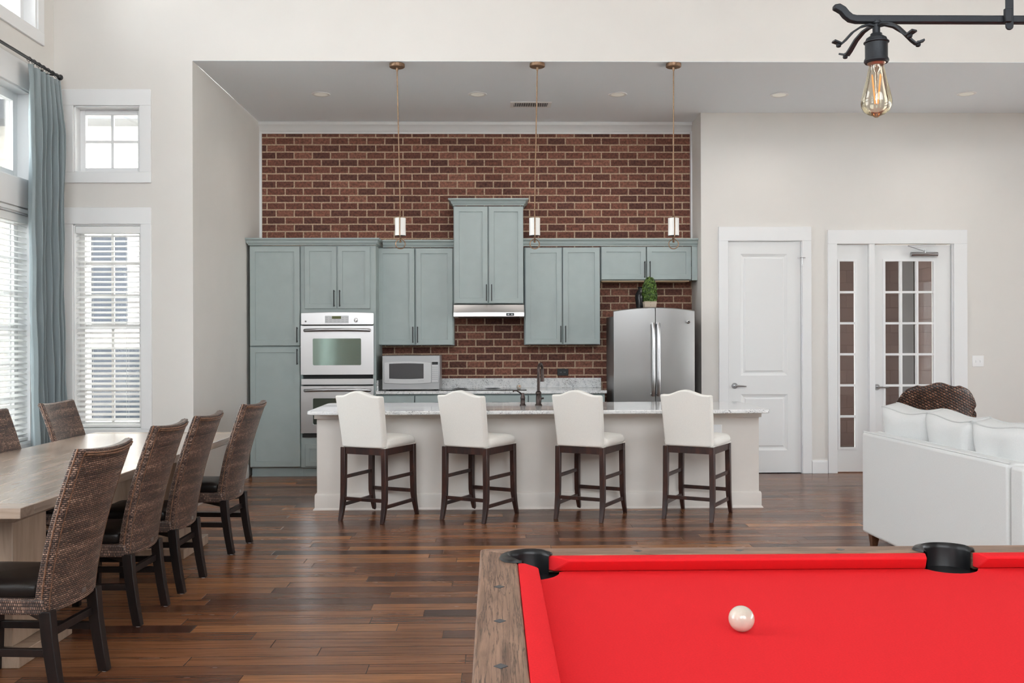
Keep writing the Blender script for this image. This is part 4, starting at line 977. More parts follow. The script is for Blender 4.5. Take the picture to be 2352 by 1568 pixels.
def pendant(pxc, pyc, pxs, label, swing):
    p = onZ(pxc, pyc, CZ-0.02); x, y = p.x, p.y
    t = thing('pendant_light', label, 'pendant light', (x, y, CZ), 'pendant lights over the island')
    MB().lathe([(0.0, CZ-0.0005), (0.066, CZ-0.0005), (0.068, CZ-0.028), (0.060, CZ-0.034), (0.0, CZ-0.034)], (x, y, 0), 32).lathe([(0.0, CZ-0.07), (0.008, CZ-0.065), (0.012, CZ-0.033)], (x, y, 0), 12).build('canopy', M['bronze'], t, bevel=0.002)
    xs_ = ax(pxs, y, 520); z1, z0 = az(501, y, pxs), az(541, y, pxs); zr = az(572, y, pxs)
    zj = z1 + 0.06
    MB().tube([(x, y, CZ-0.06), (xs_, y, zj)], 0.0055, 10).build('stem', M['bronze'], t, smooth=True)
    # yoke: two flat arms outside the shade
    m_ = MB()
    for s_ in (-1, 1):
        pts = [(xs_, y, zj), (xs_, y+s_*0.018, zj-0.03), (xs_, y+s_*0.052, z1-0.01), (xs_, y+s_*0.057, (z0+z1)/2), (xs_, y+s_*0.052, z0-0.005), (xs_, y+s_*0.018, z0-0.035), (xs_, y, z0-0.05)]
        m_.tube(pts, 0.0055, 8)
    m_.lathe([(0.008, z0-0.062), (0.011, z0-0.052), (0.006, z0-0.04)], (xs_, y, 0), 10)
    m_.build('yoke', M['bronze'], t, smooth=True)
    n = 20; pr = 0.0488
    prof_ = [(pr-0.003, z0), (pr, z0), (pr*0.97, (z0+z1)/2), (pr, z1), (pr-0.003, z1), (pr*0.93, (z0+z1)/2), (pr-0.003, z0)]
    MB().lathe(prof_, (xs_, y, 0), 24).build('shade', M['milkglass'], t, smooth=True, angle=50)
    MB().lathe([(0.0, z0+0.05), (0.018, z0+0.05), (0.02, z0+0.09), (0.016, z1-0.01), (0.0, z1-0.005)], (xs_, y, 0), 14).build('candle_socket', M['milkglass'], t, smooth=True)
    rc = zr + 0.045
    MB().tube([(xs_+0.042*math.cos(a_), y+swing*0.042*math.cos(a_), rc+0.042*math.sin(a_)) for a_ in [2*PI*k/28 for k in range(28)]], 0.0045, 8, closed=True).build('ring', M['bronze'], t, smooth=True)
pendant(912, 152, 919.5, 'bronze pendant light nearest the double oven, white glass shade', 0.2)
pendant(1234, 151, 1228, 'bronze pendant light in front of the tallest cabinet, white glass shade', 0.1)
pendant(1547, 151.5, 1547, 'bronze pendant light above the fridge side of the island, white glass shade', -0.15)

# ------------------------------------------------------------------ island
IZ = 0.864
pL, pR = onZ(705, 944, IZ), onZ(1775, 941, IZ)
YI0 = (pL.y + pR.y) / 2; YI1 = onZ(1400, 922.5, IZ).y
yP = onZ(1236, 1168, 0.0).y     # panel plane
ix0, ix1 = pL.x, pR.x; bx0, bx1_ = ax(728, yP, 1050), ax(1743, yP, 1050)
print('island', YI0, YI1, yP, ix0, ix1)
t = thing('kitchen_island', 'long kitchen island with speckled granite top and plain beige base', 'island', ((ix0+ix1)/2, (YI0+YI1)/2, 0))
MB().box((bx0, yP, 0), (bx1_, YI1-0.03, IZ-0.033)).build('base', M['island'], t)
def isl(z0, z1, d, extra=None):
    pr_ = extra or [(0, z0), (d, z0), (d, z1), (0, z1)]
    return MB().sweep([(bx0, YI1-0.03), (bx0, yP), (bx1_, yP), (bx1_, YI1-0.03)], pr_, side=1)
isl(0, 0, 0, [(0, 0), (0.030, 0), (0.030, 0.008), (0.018, 0.02), (0.018, 0.125), (0.012, 0.14), (0, 0.14)]).build('baseboard', M['island'], t, bevel=0.001)
isl(IZ-0.085, IZ-0.034, 0.020).build('top_trim', M['island'], t, bevel=0.002)
r_ = 0.06
poly = []
for cx_, cy_, a in ((ix1-r_, YI1-r_, 0), (ix0+r_, YI1-r_, 90), (ix0+r_, YI0+r_, 180), (ix1-r_, YI0+r_, 270)):
    for k in range(7): an = math.radians(a+15*k); poly.append((cx_+r_*math.cos(an), cy_+r_*math.sin(an)))
MB().prism(poly, IZ-0.032, IZ).build('countertop', M['granite'], t, bevel=0.008, seg=3)
o = MB().box((bx1_-0.3, yP-0.006, az(1000, yP, 1660)), (bx1_-0.27, yP, az(988, yP, 1660)))
# outlet box on panel
c = onY(1648, 990, yP)
t = thing('island_outlet', 'small white outlet on the island panel behind the stool nearest the door', 'outlet', (c.x, yP, c.z))
MB().box((c.x-0.035, yP-0.006, c.z-0.057), (c.x+0.035, yP-0.0005, c.z+0.057)).build('plate', M['switchw'], t, bevel=0.002)
# faucet
p = onZ(1237, 931, IZ); x, y = p.x, p.y
t = thing('kitchen_faucet', 'tall dark bronze gooseneck faucet on the island', 'faucet', (x, y, IZ))
ft = az(833, y, 1237)
MB().lathe([(0.033, IZ+0.0005), (0.032, IZ+0.008), (0.024, IZ+0.016), (0.0225, IZ+0.10), (0.026, IZ+0.106), (0.026, IZ+0.116), (0.016, IZ+0.13), (0.0, IZ+0.13)], (x, y, 0), 24).build('base', M['oilbronze'], t, smooth=True, angle=50)
R_ = 0.055; zc_ = ft - R_ - 0.012; dx_, dy_ = 0.35, 0.94
pts = [(x, y, IZ+0.12), (x, y, zc_-0.05)] + [(x+dx_*(R_-R_*math.cos(a_)), y+dy_*(R_-R_*math.cos(a_)), zc_+R_*math.sin(a_)) for a_ in [PI*k/12 for k in range(13)]]
MB().tube(pts, [0.013]*2+[0.0125]*13, 14).build('neck', M['oilbronze'], t, smooth=True)
ex, ey = x+dx_*2*R_, y+dy_*2*R_
MB().lathe([(0.0, zc_-0.105), (0.018, zc_-0.104), (0.018, zc_-0.09), (0.014, zc_-0.03), (0.0135, zc_+0.004)], (ex, ey, 0), 16).build('spray_head', M['oilbronze'], t, smooth=True, angle=50)
MB().tube([(x+0.02, y, IZ+0.06), (x+0.045, y+0.01, IZ+0.065)], 0.008, 8).build('lever', M['oilbronze'], t)
p = onZ(1201, 931, IZ); x, y = p.x, p.y
t = thing('soap_dispenser', 'short dark bronze soap dispenser left of the faucet', 'soap dispenser', (x, y, IZ))
MB().lathe([(0.028, IZ+0.0005), (0.027, IZ+0.007), (0.021, IZ+0.013), (0.0195, IZ+0.058), (0.023, IZ+0.063), (0.021, IZ+0.072), (0.013, IZ+0.10), (0.012, IZ+0.112), (0.0, IZ+0.114)], (x, y, 0), 20).build('pump_body', M['oilbronze'], t, smooth=True, angle=50)
MB().tube([(x-0.003, y, IZ+0.095), (x-0.03, y, IZ+0.118), (x-0.055, y, IZ+0.132), (x-0.078, y, IZ+0.133), (x-0.088, y, IZ+0.122)], [0.008, 0.007, 0.0065, 0.007, 0.008], 10).build('spout', M['oilbronze'], t, smooth=True)

# ------------------------------------------------------------------ counter stools
def mk_stool():
    t = thing('counter_stool', 'stool', 'stool', (0, 0, 0), 'cream upholstered stools along the island')
    zf = 0.590
    def leg(pts, ws):
        m_ = MB(); n = len(pts); vv = []
        for (x, y, z), w_ in zip(pts, ws):
            for i, j in ((-1,-1),(1,-1),(1,1),(-1,1)): vv.append((x+i*w_/2, y+j*w_/2, z))
        ff = [(0,3,2,1), tuple(4*(n-1)+k for k in range(4))]
        for i in range(n-1):
            for k in range(4): ff.append((4*i+k, 4*i+(k+1) % 4, 4*i+4+(k+1) % 4, 4*i+4+k))
        return m_.add(vv, ff).build('leg', M['stoolwood'], t, bevel=0.003)
    for s_ in (-1, 1):
        zz = [0, 0.05, 0.11, 0.18, 0.30, zf-0.001]
        leg([(s_*0.190+s_*0.006*(1-z/zf), -0.215-0.045*max(0, 1-z/0.22)**1.6, z) for z in zz], [0.030, 0.033, 0.037, 0.040, 0.041, 0.042])
        leg([(s_*0.200+s_*0.006*(1-z/zf), 0.215+0.055*max(0, 1-z/0.22)**1.6, z) for z in zz], [0.028, 0.032, 0.036, 0.040, 0.041, 0.042])
        MB().bar((s_*0.198, -0.21, zf-0.028), (s_*0.2, 0.21, zf-0.028), 0.026, 0.054).build('seat_rail', M['stoolwood'], t, bevel=0.002)
        MB().bar((s_*0.194, -0.21, 0.345), (s_*0.202, 0.21, 0.345), 0.018, 0.028).build('stretcher', M['stoolwood'], t, bevel=0.002)
        MB().bar((s_*0.196, -0.225, 0.125), (s_*0.204, 0.225, 0.125), 0.018, 0.028).build('stretcher', M['stoolwood'], t, bevel=0.002)
    MB().bar((-0.18, -0.214, zf-0.028), (0.18, -0.214, zf-0.028), 0.026, 0.054).build('seat_rail', M['stoolwood'], t, bevel=0.002)
    MB().bar((-0.19, 0.214, zf-0.028), (0.19, 0.214, zf-0.028), 0.026, 0.054).build('seat_rail', M['stoolwood'], t, bevel=0.002)
    MB().bar((-0.18, -0.22, 0.175), (0.18, -0.22, 0.175), 0.018, 0.028).build('stretcher', M['stoolwood'], t, bevel=0.002)
    MB().bar((-0.19, 0.222, 0.20), (0.19, 0.222, 0.20), 0.018, 0.03).build('stretcher', M['stoolwood'], t, bevel=0.002)
    # seat pad
    def seatf(u, v):
        a_ = 2*PI*u; e_ = 0.16
        cx_, sx_ = math.cos(a_), math.sin(a_)
        X_ = math.copysign(abs(cx_)**e_, cx_); Y_ = math.copysign(abs(sx_)**e_, sx_)
        lv = [(0.94, zf), (1.0, zf+0.006), (1.02, zf+0.035), (0.985, zf+0.058), (0.90, zf+0.075), (0.6, zf+0.088), (0.0, zf+0.092)]
        q_, z_ = lv[int(round(v*6))]; 
        return (X_*0.222*q_, Y_*0.212*q_+0.024, z_)
    MB().grid(seatf, 48, 6, True).build('seat', M['linen'], t, smooth=True, angle=70)
    # back: camel-top slab, slightly curved and tilted
    n = 26; top = []
    def ztop(u):
        h = 0.5+0.5*math.cos(PI*min(1.0, abs(u)/0.78)); return 1.008 + 0.040*h
    nv = 14; vv = []; ff = []
    def bw(z): return 0.194 + 0.017*(z-zf)/0.45
    front = []; 
    for side in (0, 1):
        for j in range(nv+1):
            for i in range(n+1):
                u = -1+2*i/n; z = zf+0.001 + (ztop(u)-zf)*j/nv; w_ = bw(z)
                yc = -0.238 - 0.085*((z-zf)/0.45)**1.2 + 0.012*(1-u*u)*-1.0
                th = 0.062 if side == 0 else 0.0
                vv.append((u*w_, yc + (0.072 if side else 0.0) , z))
    c_ = n+1; tot = (nv+1)*c_
    for side in (0, 1):
        for j in range(nv):
            for i in range(n):
                q_ = (side*tot+j*c_+i, side*tot+j*c_+i+1, side*tot+(j+1)*c_+i+1, side*tot+(j+1)*c_+i); ff.append(q_ if side == 0 else q_[::-1])
    for j in range(nv):
        for i in (0, n):
            a_, b_ = j*c_+i, (j+1)*c_+i; ff.append((a_, b_, b_+tot, a_+tot))
    for i in range(n):
        for j in (0, nv):
            a_, b_ = j*c_+i, j*c_+i+1; ff.append((a_, b_, b_+tot, a_+tot))
    bk = MB().add(vv, ff).build('backrest', M['linen'], t, bevel=0.016, seg=4, angle=80)
    pz_ = [(-0.197, -0.222, zf+0.002), (0.197, -0.222, zf+0.002), (0.222, 0.23, zf+0.004), (-0.222, 0.23, zf+0.004)]
    MB().tube([pz_[0], pz_[1]], 0.0045, 6).tube([pz_[1], pz_[2]], 0.0045, 6).tube([pz_[2], pz_[3]], 0.0045, 6).tube([pz_[3], pz_[0]], 0.0045, 6).build('piping', M['linen'], t)
    return t
st = mk_stool()
stl = ['cream upholstered stool in front of the double oven, first from the dining table', 'cream upholstered stool second from the dining table, between the microwave and the soap dispenser',
       'cream upholstered stool third from the dining table, just right of the faucet', 'cream upholstered stool at the island end nearest the white doors']
feet = [((780, 1195), (876, 1203), (957, 1178), (863, 1171)), ((1012, 1192), (1110, 1202), (1190, 1178), (1089, 1170)), ((1273, 1191), (1380, 1200), (1440, 1176), (1328, 1168)), ((1522, 1190), (1634, 1199), (1682, 1177), (1564, 1168))]
for i, ft_ in enumerate(feet):
    P = [onZ(a_, b_, 0.0) for a_, b_ in ft_]
    c = (P[0]+P[1]+P[2]+P[3])/4; fw_ = ((P[2]-P[1])+(P[3]-P[0])); rt = (P[1]-P[0])+(P[2]-P[3])
    an1 = math.atan2(fw_.y, fw_.x)-PI/2; an2 = math.atan2(rt.y, rt.x); an = (an1+an2)/2
    print('stool', i, c, math.degrees(an1), math.degrees(an2))
    if i == 0: st.location = (c.x, c.y-0.01, 0); st.rotation_euler = (0, 0, an); st['label'] = stl[0]
    else: dup(st, (c.x, c.y-0.01, 0), an, stl[i])

# ------------------------------------------------------------------ dining table
TZ = 0.765
a = onZ(47, 1167, TZ); b = onZ(263, 1099, TZ); c2 = onZ(522, 1009, TZ)
dirv = (c2 - b).normalized(); ang = math.atan2(dirv.x, dirv.y)
print('table edge', a, b, c2, math.degrees(ang))
TL, TW = onZ(480, 992, TZ).y - a.y, 1.12
t = thing('dining_table', 'long washed-oak trestle dining table surrounded by wicker chairs', 'dining table', (a.x, a.y, 0))
R2 = Matrix.Rotation(-ang, 3, 'Z')
A0 = Vector((a.x, a.y, 0))
def tb_(m_): return m_.map(lambda p: R2 @ p + A0)
be = 0.115
tb_(MB().prism([(-TW, be), (0, be), (0, TL-be), (-TW, TL-be)], TZ-0.045, TZ)).build('tabletop', M['tabtop'], t, bevel=0.003)
for y0, y1 in ((0, be-0.001), (TL-be+0.001, TL)):
    tb_(MB().prism([(-TW, y0), (0, y0), (0, y1), (-TW, y1)], TZ-0.045, TZ)).build('end_board', M['tabend'], t, bevel=0.003)
zc = onZ(35, 1531, 0).y - a.y; fy0 = [0.32, TL-0.32-0.52]
for y0 in fy0:
    tb_(MB().box((-0.93, y0, 0), (-0.17, y0+0.52, 0.065))).build('foot', M['tableg'], t, bevel=0.004)
    tb_(MB().box((-0.85, y0+0.10, 0.0655), (-0.25, y0+0.42, TZ-0.13))).build('pedestal', M['tableg'], t, bevel=0.004)
    tb_(MB().prism([(-1.0, TZ-0.0455), (-0.10, TZ-0.0455), (-0.22, TZ-0.1295), (-0.88, TZ-0.1295)], y0+0.06, y0+0.46, 'y')).build('cleat', M['tableg'], t, bevel=0.002)
tb_(MB().box((-0.60, y0*0+fy0[0]+0.425, 0.22), (-0.50, fy0[1]+0.095, 0.36))).build('stretcher_beam', M['tableg'], t, bevel=0.003)

# ------------------------------------------------------------------ dining chairs  (local: faces -X, back at +X)
def mk_chair():
    t = thing('dining_chair', 'chair', 'chair', (0, 0, 0), 'woven wicker dining chairs around the table')
    hw = 0.215
    # legs
    def leg(pts, w0, w1):
        m_ = MB(); n = len(pts); vv = []
        for k, (x, y, z) in enumerate(pts):
            w_ = w0+(w1-w0)*k/(n-1)
            for i, j in ((-1,-1),(1,-1),(1,1),(-1,1)): vv.append((x+i*w_/2, y+j*w_/2, z))
        ff = [(0,3,2,1), tuple(4*(n-1)+k for k in range(4))]
        for i in range(n-1):
            for k in range(4): ff.append((4*i+k, 4*i+(k+1) % 4, 4*i+4+(k+1) % 4, 4*i+4+k))
        return m_.add(vv, ff).build('leg', M['chairleg'], t, bevel=0.003)
    for s_ in (-1, 1):
        l = leg([(0.085, s_*0.19, 0.004), (0.064, s_*0.19, 0.12), (0.045, s_*0.19, 0.25), (0.035, s_*0.19, 0.37)], 0.042, 0.05)
        MB().lathe([(0.012, 0), (0.012, 0.0038)], (0.085, s_*0.19, 0), 10).build('glide', M['switchw'], l)
        leg([(-0.405, s_*0.19, 0.0), (-0.40, s_*0.19, 0.37)], 0.038, 0.045)
        MB().bar((0.045, s_*0.19, 0.20), (-0.40, s_*0.19, 0.20), 0.024, 0.032).build('stretcher', M['chairleg'], t, bevel=0.002)
    MB().bar((0.03, -0.18, 0.27), (0.03, 0.18, 0.27), 0.024, 0.032).build('stretcher', M['chairleg'], t, bevel=0.002)
    MB().bar((0.02, -0.18, 0.335), (-0.39, 0.18, 0.335), 0.022, 0.028).build('cross_brace', M['chairleg'], t, bevel=0.002)
    MB().bar((0.02, 0.18, 0.334), (-0.39, -0.18, 0.334), 0.022, 0.026).build('cross_brace', M['chairleg'], t, bevel=0.002)
    # woven apron
    MB().box((-0.43, -hw, 0.355), (0.03, hw, 0.42)).build('seat_frame', M['wickeredge'], t, bevel=0.008)
    # cushion
    def cf(u, v):
        a_ = 2*PI*u; e_ = 0.14; cx_, sx_ = math.cos(a_), math.sin(a_)
        X_ = math.copysign(abs(cx_)**e_, cx_); Y_ = math.copysign(abs(sx_)**e_, sx_)
        lv = [(0.96, 0.421), (1.0, 0.430), (1.0, 0.462), (0.985, 0.470), (0.94, 0.476), (0.6, 0.485), (0.0, 0.488)]
        q_, z_ = lv[int(round(v*6))]; return (-0.215+X_*0.212*q_, Y_*0.203*q_, z_)
    MB().grid(cf, 48, 6, True).build('cushion', M['leather'], t, smooth=True, angle=50)
    # back shell: tall, curved in plan, bowed in profile
    nu, nv = 24, 22; vv = []; ff = []
    def bx(z):  # back surface x at height
        f_ = max(0.0, (z-0.355)/0.667); return 0.068 - 0.012*math.sin(f_*PI) + 0.165*f_**1.25
    TH = 0.055
    def wz(z): f_ = (z-0.355)/0.667; return 0.205+0.018*f_
    ZT = 1.022
    for side in (0, 1):
        for j in range(nv+1):
            for i in range(nu+1):
                u = -1+2*i/nu; zt_ = ZT - 0.012*(1-u*u) - 0.0*abs(u); zb_ = 0.355
                z = zb_+(zt_-zb_)*j/nv; x = bx(z) - 0.030*(1-u*u)*(-1) - 0.030
                if side: x -= TH*(1.0-0.25*(j/nv))
                vv.append((x, u*wz(z), z))
    c_ = nu+1; tot = (nv+1)*c_
    for side in (0, 1):
        for j in range(nv):
            for i in range(nu):
                q_ = (side*tot+j*c_+i, side*tot+j*c_+i+1, side*tot+(j+1)*c_+i+1, side*tot+(j+1)*c_+i); ff.append(q_ if side == 0 else q_[::-1])
    for j in range(nv):
        for i in (0, nu): a_, b_ = j*c_+i, (j+1)*c_+i; ff.append((a_, b_, b_+tot, a_+tot))
    for i in range(nu):
        for j in (0, nv): a_, b_ = j*c_+i, j*c_+i+1; ff.append((a_, b_, b_+tot, a_+tot))
    bk = MB().add(vv, ff).build('backrest', M['wicker'], t, bevel=0.008, seg=3, angle=50)
    # edge braid: pair of thin canes along each side and over the top, on the rear face
    def edge(du, dx):
        pts = [vv[j*c_+0] for j in range(0, nv+1)]; out = []
        for s_ in (0,):
            left = [Vector((vv[j*c_][0]+dx, vv[j*c_][1]+du, vv[j*c_][2])) for j in range(0, nv+1)]
            topp = [Vector((vv[nv*c_+i][0]+dx, vv[nv*c_+i][1]*(1-du/0.22), vv[nv*c_+i][2]-du)) for i in range(1, nu)]
            right = [Vector((vv[j*c_+nu][0]+dx, vv[j*c_+nu][1]-du, vv[j*c_+nu][2])) for j in range(nv, -1, -1)]
            left[-1].z -= du; right[0].z -= du
            out = left + topp + right
        return out
    for du in (0.016, 0.026):
        MB().tube(edge(du, 0.002), 0.0042, 6).build('edge_cane', M['cane'], bk, smooth=True)
    for q_, dy in ((0, -0.001), (nu, 0.001)):
        MB().tube([(vv[j*c_+q_][0]-0.022, vv[j*c_+q_][1]+dy, vv[j*c_+q_][2]) for j in range(nv+1)], 0.004, 6).build('side_cane', M['cane'], bk, smooth=True)
    MB().box((0.064, 0.02, 0.385), (0.0715, 0.052, 0.405)).build('metal_tag', M['nickel'], bk)
    return t
M['cane'] = plain('cane_strip', (0.17, 0.085, 0.05), 0.4, var=0.5, nscale=60)
ch = mk_chair()
# rear-leg foot pixels of the right-hand row: (near leg, far leg)
lab = ['wicker dining chair nearest the camera, beside the pool table side of the dining table', 'wicker dining chair second along the table, behind the nearest chair',
       'wicker dining chair third along the table, overlapping the second', 'wicker dining chair at the kitchen end of the table, last of the near row']
rows = [None, ((316, 1439), (382, 1390)), ((418, 1363), (467, 1326)), ((533, 1272), (572, 1247))]
pos = []
for r_ in rows:
    if r_ is None: pos.append(None); continue
    p, q = onZ(*r_[0], 0), onZ(*r_[1], 0); pos.append(((p+q)/2, (q-p)))
p = onZ(233, 1540, 0); pos[0] = (p + Vector((0.0, -0.19, 0)), Vector((0.03, 0.38, 0)))
for i, (c, d_) in enumerate(pos):
    rz = -math.atan2(d_.x, d_.y); print('chair', i, c, math.degrees(rz))
    loc = c - Matrix.Rotation(rz, 3, 'Z') @ Vector((0.085, 0, 0))
    loc.z = 0
    if i == 0: ch.location = loc; ch.rotation_euler = (0, 0, rz); ch['label'] = lab[0]
    else: dup(ch, loc, rz, lab[i])
# left-hand row: faces the other way
p = onZ(85, 925, 1.02); q = onZ(158, 919, 1.02); c = (p+q)/2; print('left chair', p, q)
dup(ch, (c.x+0.20, c.y, 0), PI-0.05, 'wicker dining chair on the window side, in front of the curtain')
dup(ch, (c.x+0.18, c.y-0.93, 0), PI-0.05, 'wicker dining chair on the window side, cut off at the left frame edge')

# ------------------------------------------------------------------ curtain and rod
zrod = onX(137, 178, XL+0.10).z; XC = XL + 0.105
ye = onX(136, 178, XC).y
t = thing('curtain_rod', 'thin dark metal curtain rod with ball end above the side window', 'curtain rod', (XC, ye, zrod))
MB().tube([(XC, 4.9, zrod), (XC, ye, zrod)], 0.0125, 12).build('rod', M['black'], t, smooth=True)
MB().lathe([(0.0, 0.0), (0.018, 0.004), (0.026, 0.02), (0.020, 0.036), (0.0, 0.042)], (XC, ye-0.004, zrod), 16, 'y').build('finial', M['black'], t, smooth=True)
MB().box((XL+0.0005, ye-0.12, zrod-0.03), (XL+0.008, ye-0.08, zrod+0.03)).bar((XL+0.006, ye-0.1, zrod), (XC, ye-0.1, zrod-0.012), 0.012, 0.012).build('bracket', M['black'], t)
cu = thing('window_curtain', 'floor-length blue-grey pleated curtain beside the large side window', 'curtain', (XC, ye-0.35, 0.015))
y_r, y_l = ye-0.03, onX(64, 150, XC).y
ztop_ = zrod - 0.045
def cur(u, v):
    z = ztop_ + (0.02-ztop_)*v
    # pinch pleats at top fade into broader folds
    k = min(1.0, v/0.12)
    spread = 1.0 + 0.10*math.sin(v*2.2)
    yl = y_l + 0.10*v**2 - 0.02*math.sin(v*3); yr = y_r - 0.06*math.sin(min(1, v*1.3)*PI)*0.8 
    uu = u**(1.0+0.35*v)
    y = yl + (yr-yl)*uu
    ph = 2*PI*(3.0*u + 3.6*u*u) + 0.6*math.sin(v*3+u*4)
    amp = 0.024*(1-k) + k*(0.030+0.040*min(1, u*1.6)) 
    big = 0.020*math.sin(2*PI*1.35*u+0.5)*k
    x = XC + amp*math.sin(ph) + big + 0.006*math.sin(ph*2.3+5*v) + 0.004*math.sin(31*v+9*u)
    return (x, y + 0.012*math.cos(ph)*k, z)
MB().grid(cur, 150, 70).build('panel', M['curtain'], cu, smooth=True, angle=180, solid=0.003, recalc=False)
for k in range(7):
    yy = y_l+0.02+(y_r-y_l-0.04)*k/6
    MB().tube([(XC+0.0175*math.cos(a_), yy, zrod-0.003+0.0185*math.sin(a_)) for a_ in [2*PI*q/16 for q in range(16)]], 0.0022, 6, closed=True).tube([(XC, yy, zrod-0.02), (XC, yy, ztop_-0.004)], 0.0016, 5).build('curtain_ring', M['black'], cu, smooth=True)

# ------------------------------------------------------------------ pool table
BZ, RZ = 0.80, 0.842
nl = 0.118; nf = onZ(1700, 1281.5, RZ).y; HL, HWD = 1.172, 0.585
pcx = nl + HL; nr = nl + 2*HL; nn = nf - 2*HWD
print('pool nose far', nf, 'left px check', onZ(1240, 1320, RZ))
CU, WD = 0.055, 0.105
ox0_, ox1_, oy0_, oy1_ = nl-CU-WD, nr+CU+WD, nn-CU-WD, nf+CU+WD-0.01
t = thing('pool_table', 'pool table with bright red felt and weathered wood rails', 'pool table', (pcx, nf-HWD, 0))
CR, SR = 0.058, 0.064
corners = [(nl-0.018, nf+0.018, 135), (nr+0.018, nf+0.018, 45), (nl-0.018, nn-0.018, 225), (nr+0.018, nn-0.018, 315)]
sides = [(pcx, nf+0.062, 90), (pcx, nn-0.062, 270)]
# bed with scooped pockets
def arc(cx_, cy_, r_, a0, a1, n=14): return [(cx_+r_*math.cos(math.radians(a0+(a1-a0)*k/n)), cy_+r_*math.sin(math.radians(a0+(a1-a0)*k/n))) for k in range(n+1)]
e_ = 0.05; RB = 0.072
bed = []
bed += [(nl-e_, nn+RB)] + [(nl-e_, nf-0.06)] + arc(nl-0.03, nf+0.03, 0.092, -90, 0, 10) 
bed += [(nl+0.09, nf+e_)] + [(pcx-0.085, nf+e_)] + arc(pcx, nf+0.055, 0.076, 200, 340, 12) + [(pcx+0.085, nf+e_)]
bed += [(nr-0.09, nf+e_)] + arc(nr+0.03, nf+0.03, 0.092, 180, 270, 10) + [(nr+e_, nf-0.09), (nr+e_, nn+0.09)] + arc(nr+0.03, nn-0.03, 0.092, 90, 180, 10) + [(nr-0.09, nn-e_)]
bed += [(pcx+0.085, nn-e_)] + arc(pcx, nn-0.055, 0.076, 20, 160, 12) + [(pcx-0.085, nn-e_)] + [(nl+0.09, nn-e_)] + arc(nl-0.03, nn-0.03, 0.092, 0, 90, 10)
MB().prism(bed, BZ-0.028, BZ).build('bed_cloth', M['felt'], t)
MB().prism([(x, y) for x, y in bed], BZ-0.06, BZ-0.0285).build('slate', plain('slate_grey', (0.12, 0.12, 0.13), 0.7), t)
# rails: wood strips with pocket notches
def railx(y_in, y_out, name):
    s_ = 1 if y_out > y_in else -1
    f_ = (lambda a: a) if s_ > 0 else (lambda a: -a)
    cl, cr2 = (nl-0.018, nf+0.018) , (nr+0.018, nf+0.018)
    sd = (pcx, nf+0.062)
    if s_ < 0: cl, cr2, sd = (nl-0.018, nn-0.018), (nr+0.018, nn-0.018), (pcx, nn-0.062)
    poly = [(ox0_, y_out), (ox0_+WD*0+0.0, y_out)]
    inner = []
    r_ = CR+0.004; dy = abs(y_in-cl[1]); ax_ = math.sqrt(max(0, r_*r_-dy*dy)); a_ = math.degrees(math.asin(min(1, dy/r_)))
    # corner left: arc from the diagonal (outer) round to the inner line
    inner += arc(cl[0], cl[1], r_, f_(135), f_(a_), 12)
    rs = SR+0.004; dys = abs(y_in-sd[1]); 
    if y_in*s_ > sd[1]*s_: as_ = math.degrees(math.asin(min(1, dys/rs)))
    else: as_ = -math.degrees(math.asin(min(1, dys/rs)))
    inner += arc(sd[0], sd[1], rs, f_(180-as_), f_(as_), 18)
    inner += arc(cr2[0], cr2[1], r_, f_(180-a_), f_(45), 12)
    poly = [(ox0_, y_out)] + inner + [(ox1_, y_out)]
    return MB().prism(poly, RZ-0.05, RZ).build('rail', M['railx'], t, bevel=0.007, seg=3)
railx(nf+CU, oy1_, 'far'); railx(nn-CU, oy0_, 'near')
def raily(x_in, x_out):
    s_ = 1 if x_out > x_in else -1; inner = []
    cx_ = nl-0.018 if s_ < 0 else nr+0.018; r_ = CR+0.004; dx = abs(x_in-cx_); a_ = math.degrees(math.acos(min(1, dx/r_)))
    if s_ < 0:
        inner = arc(cx_, nf+0.018, r_, 136, 180+a_-0.01, 12) + arc(cx_, nn-0.018, r_, 180-a_, 224, 12)
    else:
        inner = arc(cx_, nf+0.018, r_, 44, -a_, 12) + arc(cx_, nn-0.018, r_, a_, -44, 12)
    poly = [(x_out, oy1_-0.001)] + inner + [(x_out, oy0_+0.001)]
    return MB().prism(poly, RZ-0.0495, RZ-0.0005).build('rail', M['raily'], t, bevel=0.007, seg=3)
raily(nl-CU, ox0_); raily(nr+CU, ox1_)
# cushions: cloth-covered, nose undercut, angled ends
def cushion(p0, p1, n_in, e0, e1):
    """p0->p1 along the back line, n_in = unit vector to the play field; e0,e1 = nose setback at each end"""
    p0, p1, n_in = Vector(p0), Vector(p1), Vector(n_in); d = (p1-p0).normalized()
    secs = [(0.0, RZ-0.001), (CU*0.35, RZ+0.0015), (CU-0.006, RZ-0.001), (CU, RZ-0.004), (CU-0.002, RZ-0.009), (CU-0.036, BZ+0.001), (0.0, BZ+0.001)]
    vv = []
    for P, e_, s_ in ((p0, e0, 1), (p1, e1, -1)):
        for o_, z in secs: q = P + n_in*o_ + d*s_*e_*(o_/CU); vv.append((q.x, q.y, z))
    m = len(secs); ff = [tuple(range(m)), tuple(range(m, 2*m))[::-1]] + [(i, (i+1) % m, m+(i+1) % m, m+i) for i in range(m)]
    return MB().add(vv, ff).build('cushion', M['felt'], t, bevel=0.003)
yb, xbk = nf+CU, nl-CU
cushion((nl+0.026, yb), (pcx-0.068, yb), (0, -1), 0.062, 0.018)
cushion((pcx+0.068, yb), (nr-0.026, yb), (0, -1), 0.018, 0.062)
cushion((nl+0.026, nn-CU), (pcx-0.068, nn-CU), (0, 1), 0.062, 0.018)
cushion((pcx+0.068, nn-CU), (nr-0.026, nn-CU), (0, 1), 0.018, 0.062)
cushion((xbk, nn+0.026), (xbk, nf-0.026), (1, 0), 0.062, 0.062)
